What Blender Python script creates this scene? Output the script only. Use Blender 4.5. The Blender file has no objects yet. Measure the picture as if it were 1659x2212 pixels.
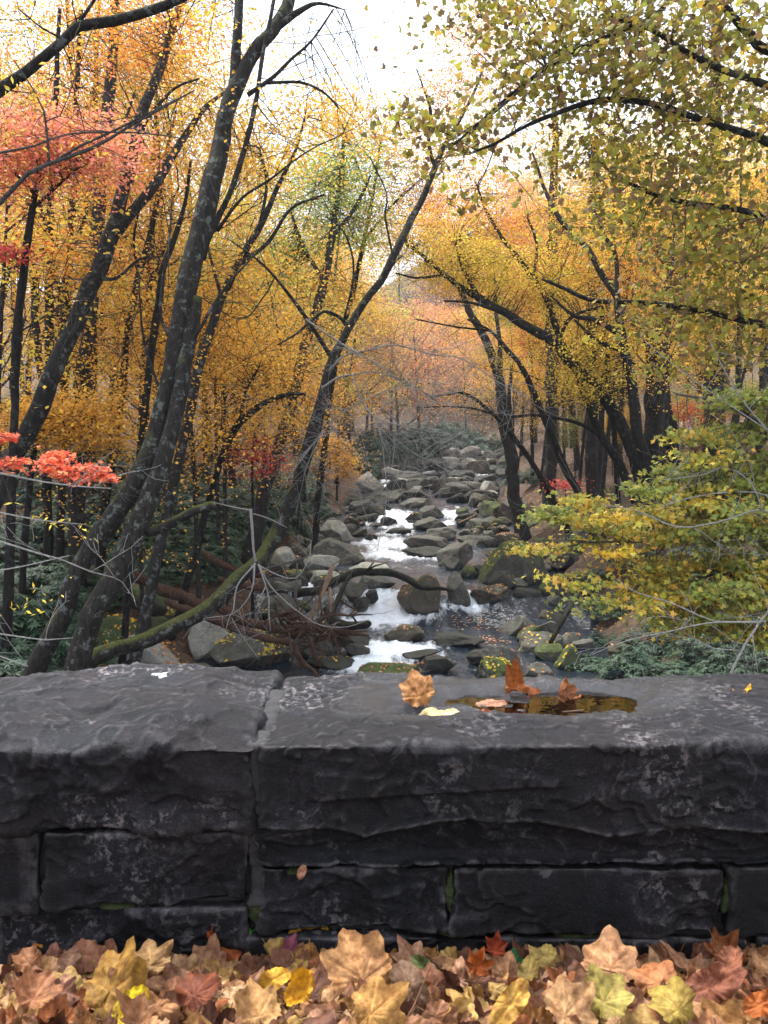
import bpy, math, random
import numpy as np
R = math.radians
scene = bpy.context.scene
col = scene.collection
rng = np.random.default_rng(7)

# ------------------------------------------------------------------ camera, world, sun, exposure
CZ, PITCH = 1.15, R(4.3)
cam_d = bpy.data.cameras.new('camera'); cam = bpy.data.objects.new('camera', cam_d); col.objects.link(cam)
cam.location = (0, 0, CZ); cam.rotation_euler = (R(90) - PITCH, 0, 0)
cam_d.sensor_fit = 'VERTICAL'; cam_d.sensor_height = 36; cam_d.lens = 29
cam_d.clip_start = 0.05; cam_d.clip_end = 2000
cam_d.dof.use_dof = True; cam_d.dof.focus_distance = 9.0; cam_d.dof.aperture_fstop = 13.0
scene.camera = cam
SUN_EL, SUN_AZ = R(64), R(-40)          # azimuth measured from +Y (up the stream) towards +X
world = bpy.data.worlds.new('World'); scene.world = world; world.use_nodes = True
wt = world.node_tree; wt.nodes.clear()
sky = wt.nodes.new('ShaderNodeTexSky'); sky.sky_type = 'NISHITA'; sky.sun_disc = False
sky.sun_elevation = SUN_EL; sky.sun_rotation = SUN_AZ; sky.air_density = 1.0; sky.dust_density = 3.0
hs = wt.nodes.new('ShaderNodeMixRGB'); hs.blend_type = 'MIX'; hs.inputs[0].default_value = 0.80
hs.inputs[2].default_value = (10.2, 11.0, 12.4, 1)          # the even white cloud deck
bg = wt.nodes.new('ShaderNodeBackground'); bg.inputs[1].default_value = 0.088
wo = wt.nodes.new('ShaderNodeOutputWorld')
wt.links.new(sky.outputs[0], hs.inputs[1]); wt.links.new(hs.outputs[0], bg.inputs[0]); wt.links.new(bg.outputs[0], wo.inputs[0])
sun_d = bpy.data.lights.new('sun', 'SUN'); sun_d.energy = 2.7; sun_d.angle = R(12); sun_d.color = (1, .955, .89)
sun = bpy.data.objects.new('sun', sun_d); col.objects.link(sun)
sun.rotation_euler = (R(90) - SUN_EL, 0, math.pi - SUN_AZ)
vs = scene.view_settings; vs.view_transform = 'Standard'; vs.look = 'None'; vs.gamma = 1; vs.exposure = 1.4
cy = scene.cycles
cy.max_bounces = 8; cy.diffuse_bounces = 6; cy.glossy_bounces = 3; cy.transmission_bounces = 6; cy.transparent_max_bounces = 4
cy.sample_clamp_indirect = 4.0; cy.caustics_reflective = False; cy.caustics_refractive = False
cy.use_denoising = True

# ------------------------------------------------------------------ helpers: projection
FU, UC, VC = 1782.0, 829.5, 1106.0       # the photograph at 1659 x 2212
cp, sp = math.cos(PITCH), math.sin(PITCH)
def ray(u, v):
    xc, yc = (u - UC) / FU, -(v - VC) / FU
    return np.array([xc, cp + yc * sp, -sp + yc * cp])
def P(u, v, d):                          # the point seen at (u, v) that lies d metres up the stream
    r = ray(u, v); t = d / r[1]
    return np.array([0, 0, CZ]) + r * t
def proj(p):
    q = np.asarray(p, float) - np.array([0, 0, CZ])
    zc = q[..., 1] * cp - q[..., 2] * sp; yc = q[..., 1] * sp + q[..., 2] * cp
    return UC + FU * q[..., 0] / zc, VC - FU * yc / zc

# ------------------------------------------------------------------ helpers: noise
def _h(i, j, k, s):
    n = (i.astype(np.int64) * 374761393 + j.astype(np.int64) * 668265263 + k.astype(np.int64) * 2147483647 + s * 974711) & 0xffffffff
    n = ((n ^ (n >> 13)) * 1274126177) & 0xffffffff
    n = (n ^ (n >> 16)) & 0xffff
    return n / 32767.5 - 1
def vnoise(p, s=0):
    f = np.floor(p).astype(np.int64); t = p - f; t = t * t * (3 - 2 * t)
    i, j, k = f[..., 0], f[..., 1], f[..., 2]; a, b, c = t[..., 0], t[..., 1], t[..., 2]
    o = 0
    for dx in (0, 1):
        for dy in (0, 1):
            for dz in (0, 1):
                o = o + _h(i + dx, j + dy, k + dz, s) * (a if dx else 1 - a) * (b if dy else 1 - b) * (c if dz else 1 - c)
    return o
def fbm(p, octv=4, s=0, gain=.5):
    o, a, q = 0, 1, np.asarray(p, float)
    for n in range(octv):
        o = o + a * vnoise(q, s + n); q = q * 2.03 + 11.3; a *= gain
    return o
def sm(x): x = np.clip(x, 0, 1); return x * x * (3 - 2 * x)

# ------------------------------------------------------------------ helpers: meshes and objects
class MB:
    def __init__(s): s.v, s.q, s.t, s.c, s.n = [], [], [], [], 0
    def add(s, v, quads=None, tris=None, tint=None):
        v = np.asarray(v, float)
        if quads is not None and len(quads): s.q.append(np.asarray(quads, np.int64) + s.n)
        if tris is not None and len(tris): s.t.append(np.asarray(tris, np.int64) + s.n)
        s.v.append(v); s.n += len(v)
        s.c.append(np.ones((len(v), 3)) if tint is None else np.broadcast_to(tint, (len(v), 3)))
    def verts(s): return np.concatenate(s.v) if s.v else np.zeros((0, 3))
def to_mesh(name, mb, off=(0, 0, 0), smooth=True, tint=False, attrs=None):
    v = mb.verts() - np.asarray(off, float)
    q = np.concatenate(mb.q) if mb.q else np.zeros((0, 4), np.int64)
    t = np.concatenate(mb.t) if mb.t else np.zeros((0, 3), np.int64)
    me = bpy.data.meshes.new(name)
    me.vertices.add(len(v)); me.vertices.foreach_set('co', v.astype(np.float32).ravel())
    li = np.concatenate([q.ravel(), t.ravel()]).astype(np.int32)
    me.loops.add(len(li)); me.loops.foreach_set('vertex_index', li)
    st = np.concatenate([np.arange(len(q)) * 4, len(q) * 4 + np.arange(len(t)) * 3]).astype(np.int32)
    me.polygons.add(len(st)); me.polygons.foreach_set('loop_start', st)
    me.polygons.foreach_set('use_smooth', np.full(len(st), smooth, bool))
    me.update(calc_edges=True)
    if tint:
        a = me.color_attributes.new('tint', 'FLOAT_COLOR', 'POINT')
        c = np.ones((len(v), 4), np.float32); c[:, :3] = np.concatenate(mb.c); a.data.foreach_set('color', c.ravel())
    for k, val in (attrs or {}).items():
        a = me.attributes.new(k, 'FLOAT', 'POINT'); a.data.foreach_set('value', np.asarray(val, np.float32))
    return me
def wloc(o):
    p = np.zeros(3)
    while o is not None: p = p + np.array(o.location); o = o.parent
    return p
def props(o, label=None, cat=None, group=None, kind=None):
    for k, x in (('label', label), ('category', cat), ('group', group), ('kind', kind)):
        if x: o[k] = x
    return o
def thing(name, label, cat, loc, group=None):
    o = bpy.data.objects.new(name, None); o.empty_display_size = .2; o.location = loc; col.objects.link(o)
    return props(o, label, cat, group)
def part(name, mb, mat, parent, smooth=True, tint=False, label=None, attrs=None):
    me = to_mesh(name, mb, wloc(parent), smooth, tint, attrs); me.materials.append(mat)
    o = bpy.data.objects.new(name, me); col.objects.link(o); o.parent = parent
    if label: o['label'] = label
    return o
def solo(name, mb, mat, label=None, cat=None, group=None, kind=None, loc=None, smooth=True, tint=False, attrs=None):
    v = mb.verts()
    if loc is None: loc = (v[:, 0].mean(), v[:, 1].mean(), v[:, 2].min())
    me = to_mesh(name, mb, loc, smooth, tint, attrs); me.materials.append(mat)
    o = bpy.data.objects.new(name, me); o.location = loc; col.objects.link(o)
    return props(o, label, cat, group, kind)
def struct(name, mb, mat, smooth=True, attrs=None):
    return solo(name, mb, mat, kind='structure', loc=(0, 0, 0), smooth=smooth, attrs=attrs)

def grid_faces(nu, nv):
    i, j = np.meshgrid(np.arange(nu - 1), np.arange(nv - 1), indexing='ij'); a = (i * nv + j).ravel()
    return np.stack([a, a + nv, a + nv + 1, a + 1], 1)
def resample(pts, rad, step):
    pts = np.asarray(pts, float); rad = np.asarray(rad, float)
    if len(pts) < 3: pts = np.array([pts[0], (pts[0] + pts[-1]) / 2, pts[-1]]); rad = np.array([rad[0], (rad[0] + rad[-1]) / 2, rad[-1]])
    e = np.concatenate([[2 * pts[0] - pts[1]], pts, [2 * pts[-1] - pts[-2]]]); o, r = [], []
    for k in range(len(pts) - 1):
        a, b, c, d = e[k:k + 4]; n = max(1, int(np.linalg.norm(c - b) / step)); t = (np.arange(n) / n)[:, None]
        o.append(.5 * (2 * b + (c - a) * t + (2 * a - 5 * b + 4 * c - d) * t ** 2 + (3 * b - a - 3 * c + d) * t ** 3))
        r.append(rad[k] + (rad[k + 1] - rad[k]) * t[:, 0])
    o.append(pts[-1:]); r.append(rad[-1:])
    return np.concatenate(o), np.concatenate(r)
def tube(mb, pts, rad, sides=6, rough=0, tint=None, flare=0, seed=0):
    pts = np.asarray(pts, float); rad = np.asarray(rad, float); n = len(pts)
    tg = np.gradient(pts, axis=0); tg /= np.linalg.norm(tg, axis=1)[:, None] + 1e-9
    ref = np.array([1., 0, 0]) if abs(tg[0, 0]) < .8 else np.array([0, 1., 0])
    a = np.cross(tg, ref); a /= np.linalg.norm(a, axis=1)[:, None] + 1e-9
    b = np.cross(tg, a)
    th = np.arange(sides) / sides * 2 * np.pi
    ring = a[:, None] * np.cos(th)[None, :, None] + b[:, None] * np.sin(th)[None, :, None]
    rr = np.repeat(rad[:, None], sides, 1)
    if rough:
        q = pts[:, None] + ring * rr[..., None]
        rr = rr * (1 + rough * fbm(q * 4 + seed, 3) + rough * .6 * vnoise(np.stack([np.cos(th) * 2.2 + np.zeros((n, 1)), np.sin(th) * 2.2 + np.zeros((n, 1)), np.arange(n)[:, None] * .25 + np.zeros(sides)], -1), seed))
    v = pts[:, None] + ring * rr[..., None]
    i, j = np.meshgrid(np.arange(n - 1), np.arange(sides), indexing='ij'); k = (j + 1) % sides
    q = np.stack([i * sides + j, i * sides + k, (i + 1) * sides + k, (i + 1) * sides + j], -1).reshape(-1, 4)
    vv = np.concatenate([v.reshape(-1, 3), pts[-1:] + tg[-1:] * rad[-1] * .6, pts[:1]])
    jj = np.arange(sides); kk = (jj + 1) % sides; top = n * sides
    tr = np.concatenate([np.stack([(n - 1) * sides + jj, (n - 1) * sides + kk, np.full(sides, top)], 1), np.stack([kk, jj, np.full(sides, top + 1)], 1)])
    mb.add(vv, q, tr, tint)
def unit(v): return v / (np.linalg.norm(v) + 1e-9)
def grow(mb, p, d, L, r, lv, tips, wob=.25, up=.0, kids=(3, 5), ang=.7, sides=5, minr=.003):
    n = max(4, int(L / .25)); n = min(n, 12); pts = [np.array(p, float)]; d = unit(np.array(d, float)); dirs = [d]
    for i in range(n):
        d = unit(d + rng.normal(0, wob, 3) * .6 + np.array([0, 0, up])); pts.append(pts[-1] + d * L / n); dirs.append(d)
    rad = np.linspace(r, max(minr, r * .3), n + 1)
    tube(mb, pts, rad, sides if r > .02 else (4 if r > .008 else 3))
    if lv > 0:
        for _ in range(int(rng.integers(*kids))):
            k = int(rng.integers(max(1, n // 4), n + 1))
            e = unit(dirs[k] + rng.normal(0, ang, 3))
            grow(mb, pts[k], e, L * rng.uniform(.4, .65), rad[k] * .65, lv - 1, tips, wob, up, kids, ang, sides, minr)
    else:
        tips.append((pts[-1], d)); tips.append((pts[n // 2], d))

def lin(r, g, b): return np.array([(x / 255 / 12.92 if x <= 10 else ((x / 255 + .055) / 1.055) ** 2.4) for x in (r, g, b)])
PAL = {
 'orange': [lin(234, 152, 66), lin(240, 168, 72), lin(228, 138, 68), lin(240, 178, 76)],
 'golden': [lin(234, 180, 68), lin(240, 192, 76), lin(228, 166, 62), lin(234, 188, 96)],
 'yellow': [lin(236, 202, 76), lin(228, 194, 68), lin(240, 210, 96), lin(212, 186, 74)],
 'red': [lin(214, 84, 78), lin(200, 72, 78), lin(226, 104, 88)],
 'pink': [lin(240, 154, 132), lin(240, 166, 124), lin(234, 136, 120), lin(242, 174, 112)],
 'rust': [lin(214, 150, 108), lin(220, 162, 110), lin(206, 138, 104), lin(218, 174, 122)],
 'green': [lin(164, 182, 84), lin(186, 190, 90), lin(146, 170, 80), lin(204, 198, 94)],
 'olive': [lin(146, 140, 62), lin(126, 120, 62), lin(152, 126, 80), lin(168, 166, 74), lin(132, 108, 78), lin(162, 154, 62), lin(182, 174, 76), lin(196, 164, 68)],
 'maple': [lin(196, 170, 66), lin(168, 160, 70), lin(206, 164, 70), lin(134, 144, 68), lin(182, 172, 80), lin(152, 150, 70), lin(214, 190, 84)],
 'maplegreen': [lin(140, 150, 74), lin(160, 160, 76), lin(122, 138, 70), lin(176, 168, 78), lin(146, 150, 72)],
 'ember': [lin(240, 128, 90), lin(232, 108, 80), lin(244, 150, 104)],
 'brown': [lin(176, 122, 80), lin(196, 140, 92), lin(150, 98, 66), lin(206, 154, 106), lin(126, 80, 58), lin(184, 130, 98), lin(214, 168, 122)],
 'rhodo': [lin(46, 68, 50), lin(58, 78, 60), lin(38, 58, 42), lin(72, 92, 68)],
}
def tints(pal, n, var=.16):
    c = np.array(PAL[pal])[rng.integers(0, len(PAL[pal]), n)]
    return np.clip(c * (1 + rng.normal(0, var, (n, 1))) * (1 + rng.normal(0, .05, (n, 3))), .004, .92)

# leaf templates: rows of (x, y, z), y runs along the leaf
def leaf_kite(): return np.array([[0, -.5, 0], [.36, 0, .06], [0, .5, 0], [-.36, 0, .06]]), [[0, 1, 2, 3]], []
def leaf_long(): return np.array([[0, 0, 0], [.16, .45, -.03], [0, 1., -.14], [-.16, .45, -.03], [0, .45, .02]]), [], [[0, 1, 4], [1, 2, 4], [2, 3, 4], [3, 0, 4]]
def leaf_star():
    ang = [-90, -38, -12, 18, 52, 72, 90, 108, 128, 162, 192, 218]; rad = [.12, .42, .26, .56, .32, .45, .66, .45, .32, .56, .26, .42]
    v = [[0, 0, .05]] + [[r * math.cos(R(a)), r * math.sin(R(a)), -.10 * r] for a, r in zip(ang, rad)]
    n = len(ang); return np.array(v), [], [[0, 1 + i, 1 + (i + 1) % n] for i in range(n)]
def leaf_broad():
    ang = [-90, -50, -20, 10, 38, 62, 90, 118, 142, 170, 200, 230]; rad = [.16, .46, .42, .58, .44, .50, .64, .50, .44, .58, .42, .46]
    v = [[0, 0, .05]] + [[r * math.cos(R(a)), r * math.sin(R(a)), -.16 * r] for a, r in zip(ang, rad)]
    n = len(ang); return np.array(v), [], [[0, 1 + i, 1 + (i + 1) % n] for i in range(n)]
def scatter(mb, tpl, pos, size, tint, tilt=.6, nrm=None, head=None):
    V, q, t = tpl; n = len(pos)
    if n == 0: return
    nz = rng.normal(0, tilt, (n, 3)) + (np.array([0, 0, 1.]) if nrm is None else nrm); nz /= np.linalg.norm(nz, axis=1)[:, None] + 1e-9
    h = rng.normal(0, 1, (n, 3)) if head is None else np.asarray(head) + rng.normal(0, .12, (n, 3))
    hy = h - nz * (h * nz).sum(1)[:, None]; hy /= np.linalg.norm(hy, axis=1)[:, None] + 1e-9
    hx = np.cross(hy, nz)
    s = (np.broadcast_to(size, (n,)) * rng.uniform(.7, 1.25, n))[:, None, None]
    v = pos[:, None] + s * (V[None, :, :1] * hx[:, None] + V[None, :, 1:2] * hy[:, None] + V[None, :, 2:] * nz[:, None])
    k = len(V); base = (np.arange(n) * k)[:, None, None]
    qq = (base + np.array(q)[None]).reshape(-1, 4) if len(q) else None
    tt = (base + np.array(t)[None]).reshape(-1, 3) if len(t) else None
    mb.add(v.reshape(-1, 3), qq, tt, np.repeat(tint, k, 0))
def sprays(center, radii, n, per=24, srad=.45):
    m = max(1, n // per); c = rng.normal(0, 1, (m, 3)); c /= np.linalg.norm(c, axis=1)[:, None]
    c = np.asarray(center) + c * np.asarray(radii) * rng.uniform(.25, 1, (m, 1)) ** .6
    k = rng.normal(0, 1, (m, per, 3)); sl = rng.normal(0, .22, (m, 1, 2))
    xy = k[..., :2] * srad * rng.uniform(.6, 1.2, (m, 1, 1)); z = k[..., 2:] * srad * .14 + (xy * sl).sum(-1, keepdims=True)
    return (c[:, None] + np.concatenate([xy, z], -1)).reshape(-1, 3), c

# ------------------------------------------------------------------ materials
def mat(name):
    m = bpy.data.materials.new(name); m.use_nodes = True; nt = m.node_tree; nt.nodes.clear()
    out = nt.nodes.new('ShaderNodeOutputMaterial')
    def N(t, **k):
        n = nt.nodes.new('ShaderNode' + t)
        for a, b in k.items(): setattr(n, a, b)
        return n
    def Lk(a, b): nt.links.new(a, b)
    return m, N, Lk, out
def C4(c): return (float(c[0]), float(c[1]), float(c[2]), 1)
def noise_n(N, Lk, vec, scale, detail=5, rough=.6, dist=0):
    n = N('TexNoise'); n.inputs['Scale'].default_value = scale; n.inputs['Detail'].default_value = detail; n.inputs['Roughness'].default_value = rough; n.inputs['Distortion'].default_value = dist
    if vec is not None: Lk(vec, n.inputs['Vector'])
    return n.outputs[0]
def ramp(N, Lk, x, a, b, ca=(0, 0, 0), cb=(1, 1, 1)):
    r = N('ValToRGB'); e = r.color_ramp.elements; e[0].position = a; e[1].position = b; e[0].color = C4(ca); e[1].color = C4(cb); Lk(x, r.inputs[0]); return r.outputs[0]
def mixc(N, Lk, f, a, b, mode='MIX'):
    n = N('MixRGB', blend_type=mode)
    for s, x in ((0, f), (1, a), (2, b)):
        if isinstance(x, (int, float)): n.inputs[s].default_value = x
        elif isinstance(x, (tuple, list, np.ndarray)): n.inputs[s].default_value = C4(x)
        else: Lk(x, n.inputs[s])
    return n.outputs[0]
def mth(N, Lk, op, a, b):
    n = N('Math', operation=op)
    for s, x in ((0, a), (1, b)):
        if isinstance(x, (int, float)): n.inputs[s].default_value = x
        else: Lk(x, n.inputs[s])
    return n.outputs[0]
def bump(N, Lk, h, strength, dist, prev=None):
    b = N('Bump'); b.inputs['Strength'].default_value = strength; b.inputs['Distance'].default_value = dist; Lk(h, b.inputs['Height'])
    if prev is not None: Lk(prev, b.inputs['Normal'])
    return b.outputs[0]
def leaf_mat(name, trans=.42, objcol=False, rough=.55, spec=.25, blotch=False):
    m, N, Lk, out = mat(name)
    a = N('Attribute', attribute_name='tint'); c = a.outputs['Color']
    if objcol:
        oi = N('ObjectInfo'); c = mixc(N, Lk, 1.0, c, oi.outputs['Color'], 'MULTIPLY')
    p = N('BsdfPrincipled')
    if blotch:
        tc = N('TexCoord').outputs['Object']
        f = ramp(N, Lk, noise_n(N, Lk, tc, 60, 4, .65), .36, .66); c = mixc(N, Lk, f, mixc(N, Lk, 1.0, c, (.44, .36, .32), 'MULTIPLY'), c)
        Lk(bump(N, Lk, noise_n(N, Lk, tc, 150, 3), .35, .004), p.inputs['Normal'])
    Lk(c, p.inputs['Base Color']); p.inputs['Roughness'].default_value = rough; p.inputs['Specular IOR Level'].default_value = spec
    t = N('BsdfTranslucent'); Lk(c, t.inputs[0]); mx = N('MixShader'); mx.inputs[0].default_value = trans
    Lk(p.outputs[0], mx.inputs[1]); Lk(t.outputs[0], mx.inputs[2]); Lk(mx.outputs[0], out.inputs[0]); return m
M = {}
M['leaf'] = leaf_mat('autumn_leaf'); M['forest_leaf'] = leaf_mat('forest_leaf', objcol=True)
M['rhodo'] = leaf_mat('rhododendron_leaf', .12, rough=.5, spec=.22); M['litter'] = leaf_mat('dry_leaf', .15, rough=.6, spec=.2, blotch=True)
def bark(name, ca, cb, moss=0.0, lichen=.3, scale=1.0):
    m, N, Lk, out = mat(name); tc = N('TexCoord').outputs['Object']
    mp = N('Mapping'); mp.inputs['Scale'].default_value = (9 * scale, 9 * scale, 1.6 * scale); Lk(tc, mp.inputs[0])
    rid = noise_n(N, Lk, mp.outputs[0], 3.2, 6, .7, .4)
    c = mixc(N, Lk, ramp(N, Lk, rid, .35, .68), ca, cb)
    if lichen:
        f = ramp(N, Lk, noise_n(N, Lk, tc, 8 * scale, 9, .72), .545, .60); f2 = mth(N, Lk, 'MULTIPLY', f, lichen)
        c = mixc(N, Lk, f2, c, (.16, .18, .165))
    if moss:
        g = N('NewGeometry'); sx = N('SeparateXYZ'); Lk(g.outputs['Normal'], sx.inputs[0])
        f = ramp(N, Lk, mth(N, Lk, 'ADD', mth(N, Lk, 'MULTIPLY', sx.outputs[2], .5), mth(N, Lk, 'MULTIPLY', noise_n(N, Lk, tc, 3.5, 6, .7), .8)), .60, .80)
        f = mth(N, Lk, 'MULTIPLY', f, moss); mc = mixc(N, Lk, ramp(N, Lk, noise_n(N, Lk, tc, 30, 3), .3, .7), (.030, .038, .010), (.105, .108, .026))
        c = mixc(N, Lk, f, c, mc)
    p = N('BsdfPrincipled'); Lk(c, p.inputs['Base Color']); p.inputs['Roughness'].default_value = .9; p.inputs['Specular IOR Level'].default_value = .2
    Lk(bump(N, Lk, noise_n(N, Lk, mp.outputs[0], 9, 5, .7), .6, .015, bump(N, Lk, rid, 1.0, .05)), p.inputs['Normal']); Lk(p.outputs[0], out.inputs[0]); return m
M['bark'] = bark('grey_brown_bark', (0.0078, 0.0069, 0.0065), (0.0378, 0.0333, 0.0308), .0, .6)
M['bark_moss'] = bark('mossy_bark', (0.0078, 0.0065, 0.0058), (0.0392, 0.0333, 0.0281), 1.0, .65)
M['bark_dark'] = bark('dark_bark', (0.0058, 0.0051, 0.0050), (0.0196, 0.0170, 0.0150), .25, .15)
M['bark_forest'] = bark('forest_bark', (0.0144, 0.0124, 0.0117), (0.0431, 0.0366, 0.0333), 0, .2, .7)
M['bark_pale'] = bark('pale_bare_wood', (.24, .225, .21), (.46, .44, .42), 0, .2, 2)
M['bark_twig'] = bark('grey_twig_bark', (.07, .062, .058), (.16, .145, .135), 0, .2, 2)
M['wood_brown'] = bark('rotting_wood', (.035, .018, .012), (.12, .062, .04), 0, .1)
M['wood_pale'] = bark('bleached_wood', (.18, .11, .07), (.36, .25, .17), 0, .0)
def rock_mat(name, ca, cb, moss=0.0, lichen=.4, wet=.5):
    m, N, Lk, out = mat(name); tcn = N('TexCoord'); oi = N('ObjectInfo')
    add = N('VectorMath', operation='ADD'); Lk(tcn.outputs['Object'], add.inputs[0])
    cmb = N('CombineXYZ'); r10 = mth(N, Lk, 'MULTIPLY', oi.outputs['Random'], 40.0); Lk(r10, cmb.inputs[0]); Lk(r10, cmb.inputs[1]); Lk(cmb.outputs[0], add.inputs[1]); tc = add.outputs[0]
    n1 = noise_n(N, Lk, tc, 3.0, 8, .68); n2 = noise_n(N, Lk, tc, 16, 8, .75)
    c = mixc(N, Lk, ramp(N, Lk, n1, .34, .66), ca, cb)
    c = mixc(N, Lk, mth(N, Lk, 'MULTIPLY', ramp(N, Lk, n2, .42, .72), .55), c, (cb[0] * 1.5, cb[1] * 1.5, cb[2] * 1.45))
    if lichen:
        f = mth(N, Lk, 'MULTIPLY', ramp(N, Lk, noise_n(N, Lk, tc, 6, 9, .78), .585, .64), lichen); c = mixc(N, Lk, f, c, (.34, .35, .31))
    vc = N('TexVoronoi', feature='DISTANCE_TO_EDGE'); vc.inputs['Scale'].default_value = 1.5; wv_ = N('VectorMath', operation='ADD'); Lk(tc, wv_.inputs[0]); nw = N('TexNoise'); nw.inputs['Scale'].default_value = 2.5; nw.inputs['Detail'].default_value = 6; Lk(tc, nw.inputs['Vector']); Lk(nw.outputs['Color'], wv_.inputs[1]); Lk(wv_.outputs[0], vc.inputs['Vector'])
    crk = ramp(N, Lk, vc.outputs['Distance'], .0, .022); c = mixc(N, Lk, crk, mixc(N, Lk, 1.0, c, (.42, .40, .38), 'MULTIPLY'), c)
    gr = noise_n(N, Lk, tc, 60, 4, .8); c = mixc(N, Lk, 1.0, c, ramp(N, Lk, gr, .3, .7, (.62, .62, .62), (1.35, 1.35, 1.32)), 'MULTIPLY')
    g = N('NewGeometry'); sx = N('SeparateXYZ'); Lk(g.outputs['Normal'], sx.inputs[0])
    if moss:
        f = ramp(N, Lk, mth(N, Lk, 'ADD', mth(N, Lk, 'MULTIPLY', sx.outputs[2], .42), mth(N, Lk, 'MULTIPLY', noise_n(N, Lk, tc, 4, 7, .7), .9)), .50, .64)
        f = mth(N, Lk, 'MULTIPLY', f, moss); mc = mixc(N, Lk, ramp(N, Lk, noise_n(N, Lk, tc, 26, 4), .3, .7), (.020, .034, .008), (.085, .105, .022)); c = mixc(N, Lk, f, c, mc)
    so = N('SeparateXYZ'); Lk(tcn.outputs['Object'], so.inputs[0])
    wv = mth(N, Lk, 'ADD', so.outputs[2], mth(N, Lk, 'MULTIPLY', n1, .18)); wf = mth(N, Lk, 'MULTIPLY', ramp(N, Lk, wv, .20, .34, (1, 1, 1), (0, 0, 0)), wet)   # wet water line
    c = mixc(N, Lk, wf, c, mixc(N, Lk, 1.0, c, (.32, .32, .34), 'MULTIPLY'))
    p = N('BsdfPrincipled'); Lk(c, p.inputs['Base Color']); p.inputs['Specular IOR Level'].default_value = .35
    rr = N('MapRange'); Lk(wf, rr.inputs[0]); rr.inputs[3].default_value = .8; rr.inputs[4].default_value = .28; Lk(rr.outputs[0], p.inputs['Roughness'])
    Lk(bump(N, Lk, n2, .55, .03, bump(N, Lk, n1, .5, .10)), p.inputs['Normal']); Lk(p.outputs[0], out.inputs[0]); return m
M['grey'] = rock_mat('grey_boulder', (0.0371, 0.0344, 0.0296), (0.1112, 0.1044, 0.0910), .12, .6, .8)
M['dark'] = rock_mat('dark_wet_boulder', (0.0101, 0.0096, 0.0090), (0.0309, 0.0281, 0.0253), .10, .15, .9)
M['pale'] = rock_mat('pale_boulder', (0.1658, 0.1616, 0.1450), (0.3315, 0.3232, 0.2901), .15, .7, .6)
M['mossy'] = rock_mat('mossy_boulder', (0.0258, 0.0241, 0.0197), (0.0730, 0.0674, 0.0562), 1.0, .6, .7)
M['brown'] = rock_mat('brown_boulder', (0.0325, 0.0258, 0.0202), (0.0786, 0.0629, 0.0494), .2, .4, .7)
# ------------------------------------------------------------------ the lie of the land
ZS = np.array([(-60, -4.2), (6, -3.4), (12, -3.2), (16, -3.12), (17.4, -3.0), (19.3, -2.98), (20.5, -2.46), (25.5, -2.42), (27.5, -2.36), (31, -2.1), (33, -2.02), (35.5, -1.78), (40, -1.62), (46, -1.40), (52, -1.12), (60, -.75), (70, -.27), (84, .42), (100, 1.2), (140, 3.4), (260, 12)])
XC = np.array([(-60, .2), (10, .2), (15, .35), (20, .95), (24, .7), (28, 1.0), (34, 1.45), (40, 1.9), (48, 2.3), (56, 4.0), (66, 6.3), (84, 8.4), (110, 9), (260, -20)])
HW = np.array([(-60, 4), (14, 3.3), (18, 2.9), (23, 3.3), (30, 3.0), (40, 3.1), (50, 3.6), (66, 3.6), (90, 3.5), (260, 4)])
zs = lambda y: np.interp(y, ZS[:, 0], ZS[:, 1])
xcen = lambda y: np.interp(y, XC[:, 0], XC[:, 1])
hwid = lambda y: np.interp(y, HW[:, 0], HW[:, 1])
def G(x, y, noise=True):
    x = np.asarray(x, float); y = np.asarray(y, float); s = x - xcen(y); a = np.abs(s) - hwid(y); z0 = zs(y) - .4
    ap = np.maximum(a, 0)
    left = 1.5 * sm(ap / 3.2) + .10 * np.maximum(ap - 2.5, 0) + .012 * np.maximum(ap - 7, 0) ** 1.55
    right = 2.3 * sm(ap / 4.6) + .17 * np.maximum(ap - 4.4, 0) + .006 * np.maximum(ap - 22, 0) ** 1.7
    z = z0 + np.where(s < 0, left, right)
    far = sm((y - 105) / 70.); z = z + far * np.maximum(0, 27 + 7 * np.sin(x * .021 + 1) + 6 * np.sin(x * .05) + .12 * (x - 20)) * sm((y - 110) / 95.)
    if noise:
        q = np.stack([x, y, x * 0], -1); z = z + .16 * fbm(q * .9, 4, 5) * sm((a + .6) / 1.5) + .05 * fbm(q * 3.1, 2, 9)
    return z
def S(x, y): return np.maximum(G(x, y, False), zs(y))
def hit(u, v, land=False):               # where the line of sight through (u, v) meets the land or the water
    r = ray(u, v); ys = np.arange(4, 130, .04); t = ys / r[1]
    x = r[0] * t; z = CZ + r[2] * t; g = G(x, ys) if land else S(x, ys); k = np.nonzero(z <= g)[0]
    k = k[0] if len(k) else len(ys) - 1
    return np.array([x[k], ys[k], float(g[k])])

# forest floor and water
m, N, Lk, out = mat('forest_floor'); tc = N('TexCoord').outputs['Object']
c = mixc(N, Lk, ramp(N, Lk, noise_n(N, Lk, tc, 1.3, 8, .7), .3, .7), (.018, .012, .009), (.062, .036, .021))
vo = N('TexVoronoi'); vo.inputs['Scale'].default_value = 11; Lk(tc, vo.inputs['Vector'])
f = mth(N, Lk, 'MULTIPLY', ramp(N, Lk, noise_n(N, Lk, tc, 5, 6, .7), .42, .66), .8)
c = mixc(N, Lk, f, c, mixc(N, Lk, ramp(N, Lk, vo.outputs['Color'], .2, .8), (.07, .032, .016), (.24, .135, .055)))
p = N('BsdfPrincipled'); Lk(c, p.inputs['Base Color']); p.inputs['Roughness'].default_value = .9
Lk(bump(N, Lk, noise_n(N, Lk, tc, 9, 8, .7), .9, .08), p.inputs['Normal']); Lk(p.outputs[0], out.inputs[0]); M['floor'] = m
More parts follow.
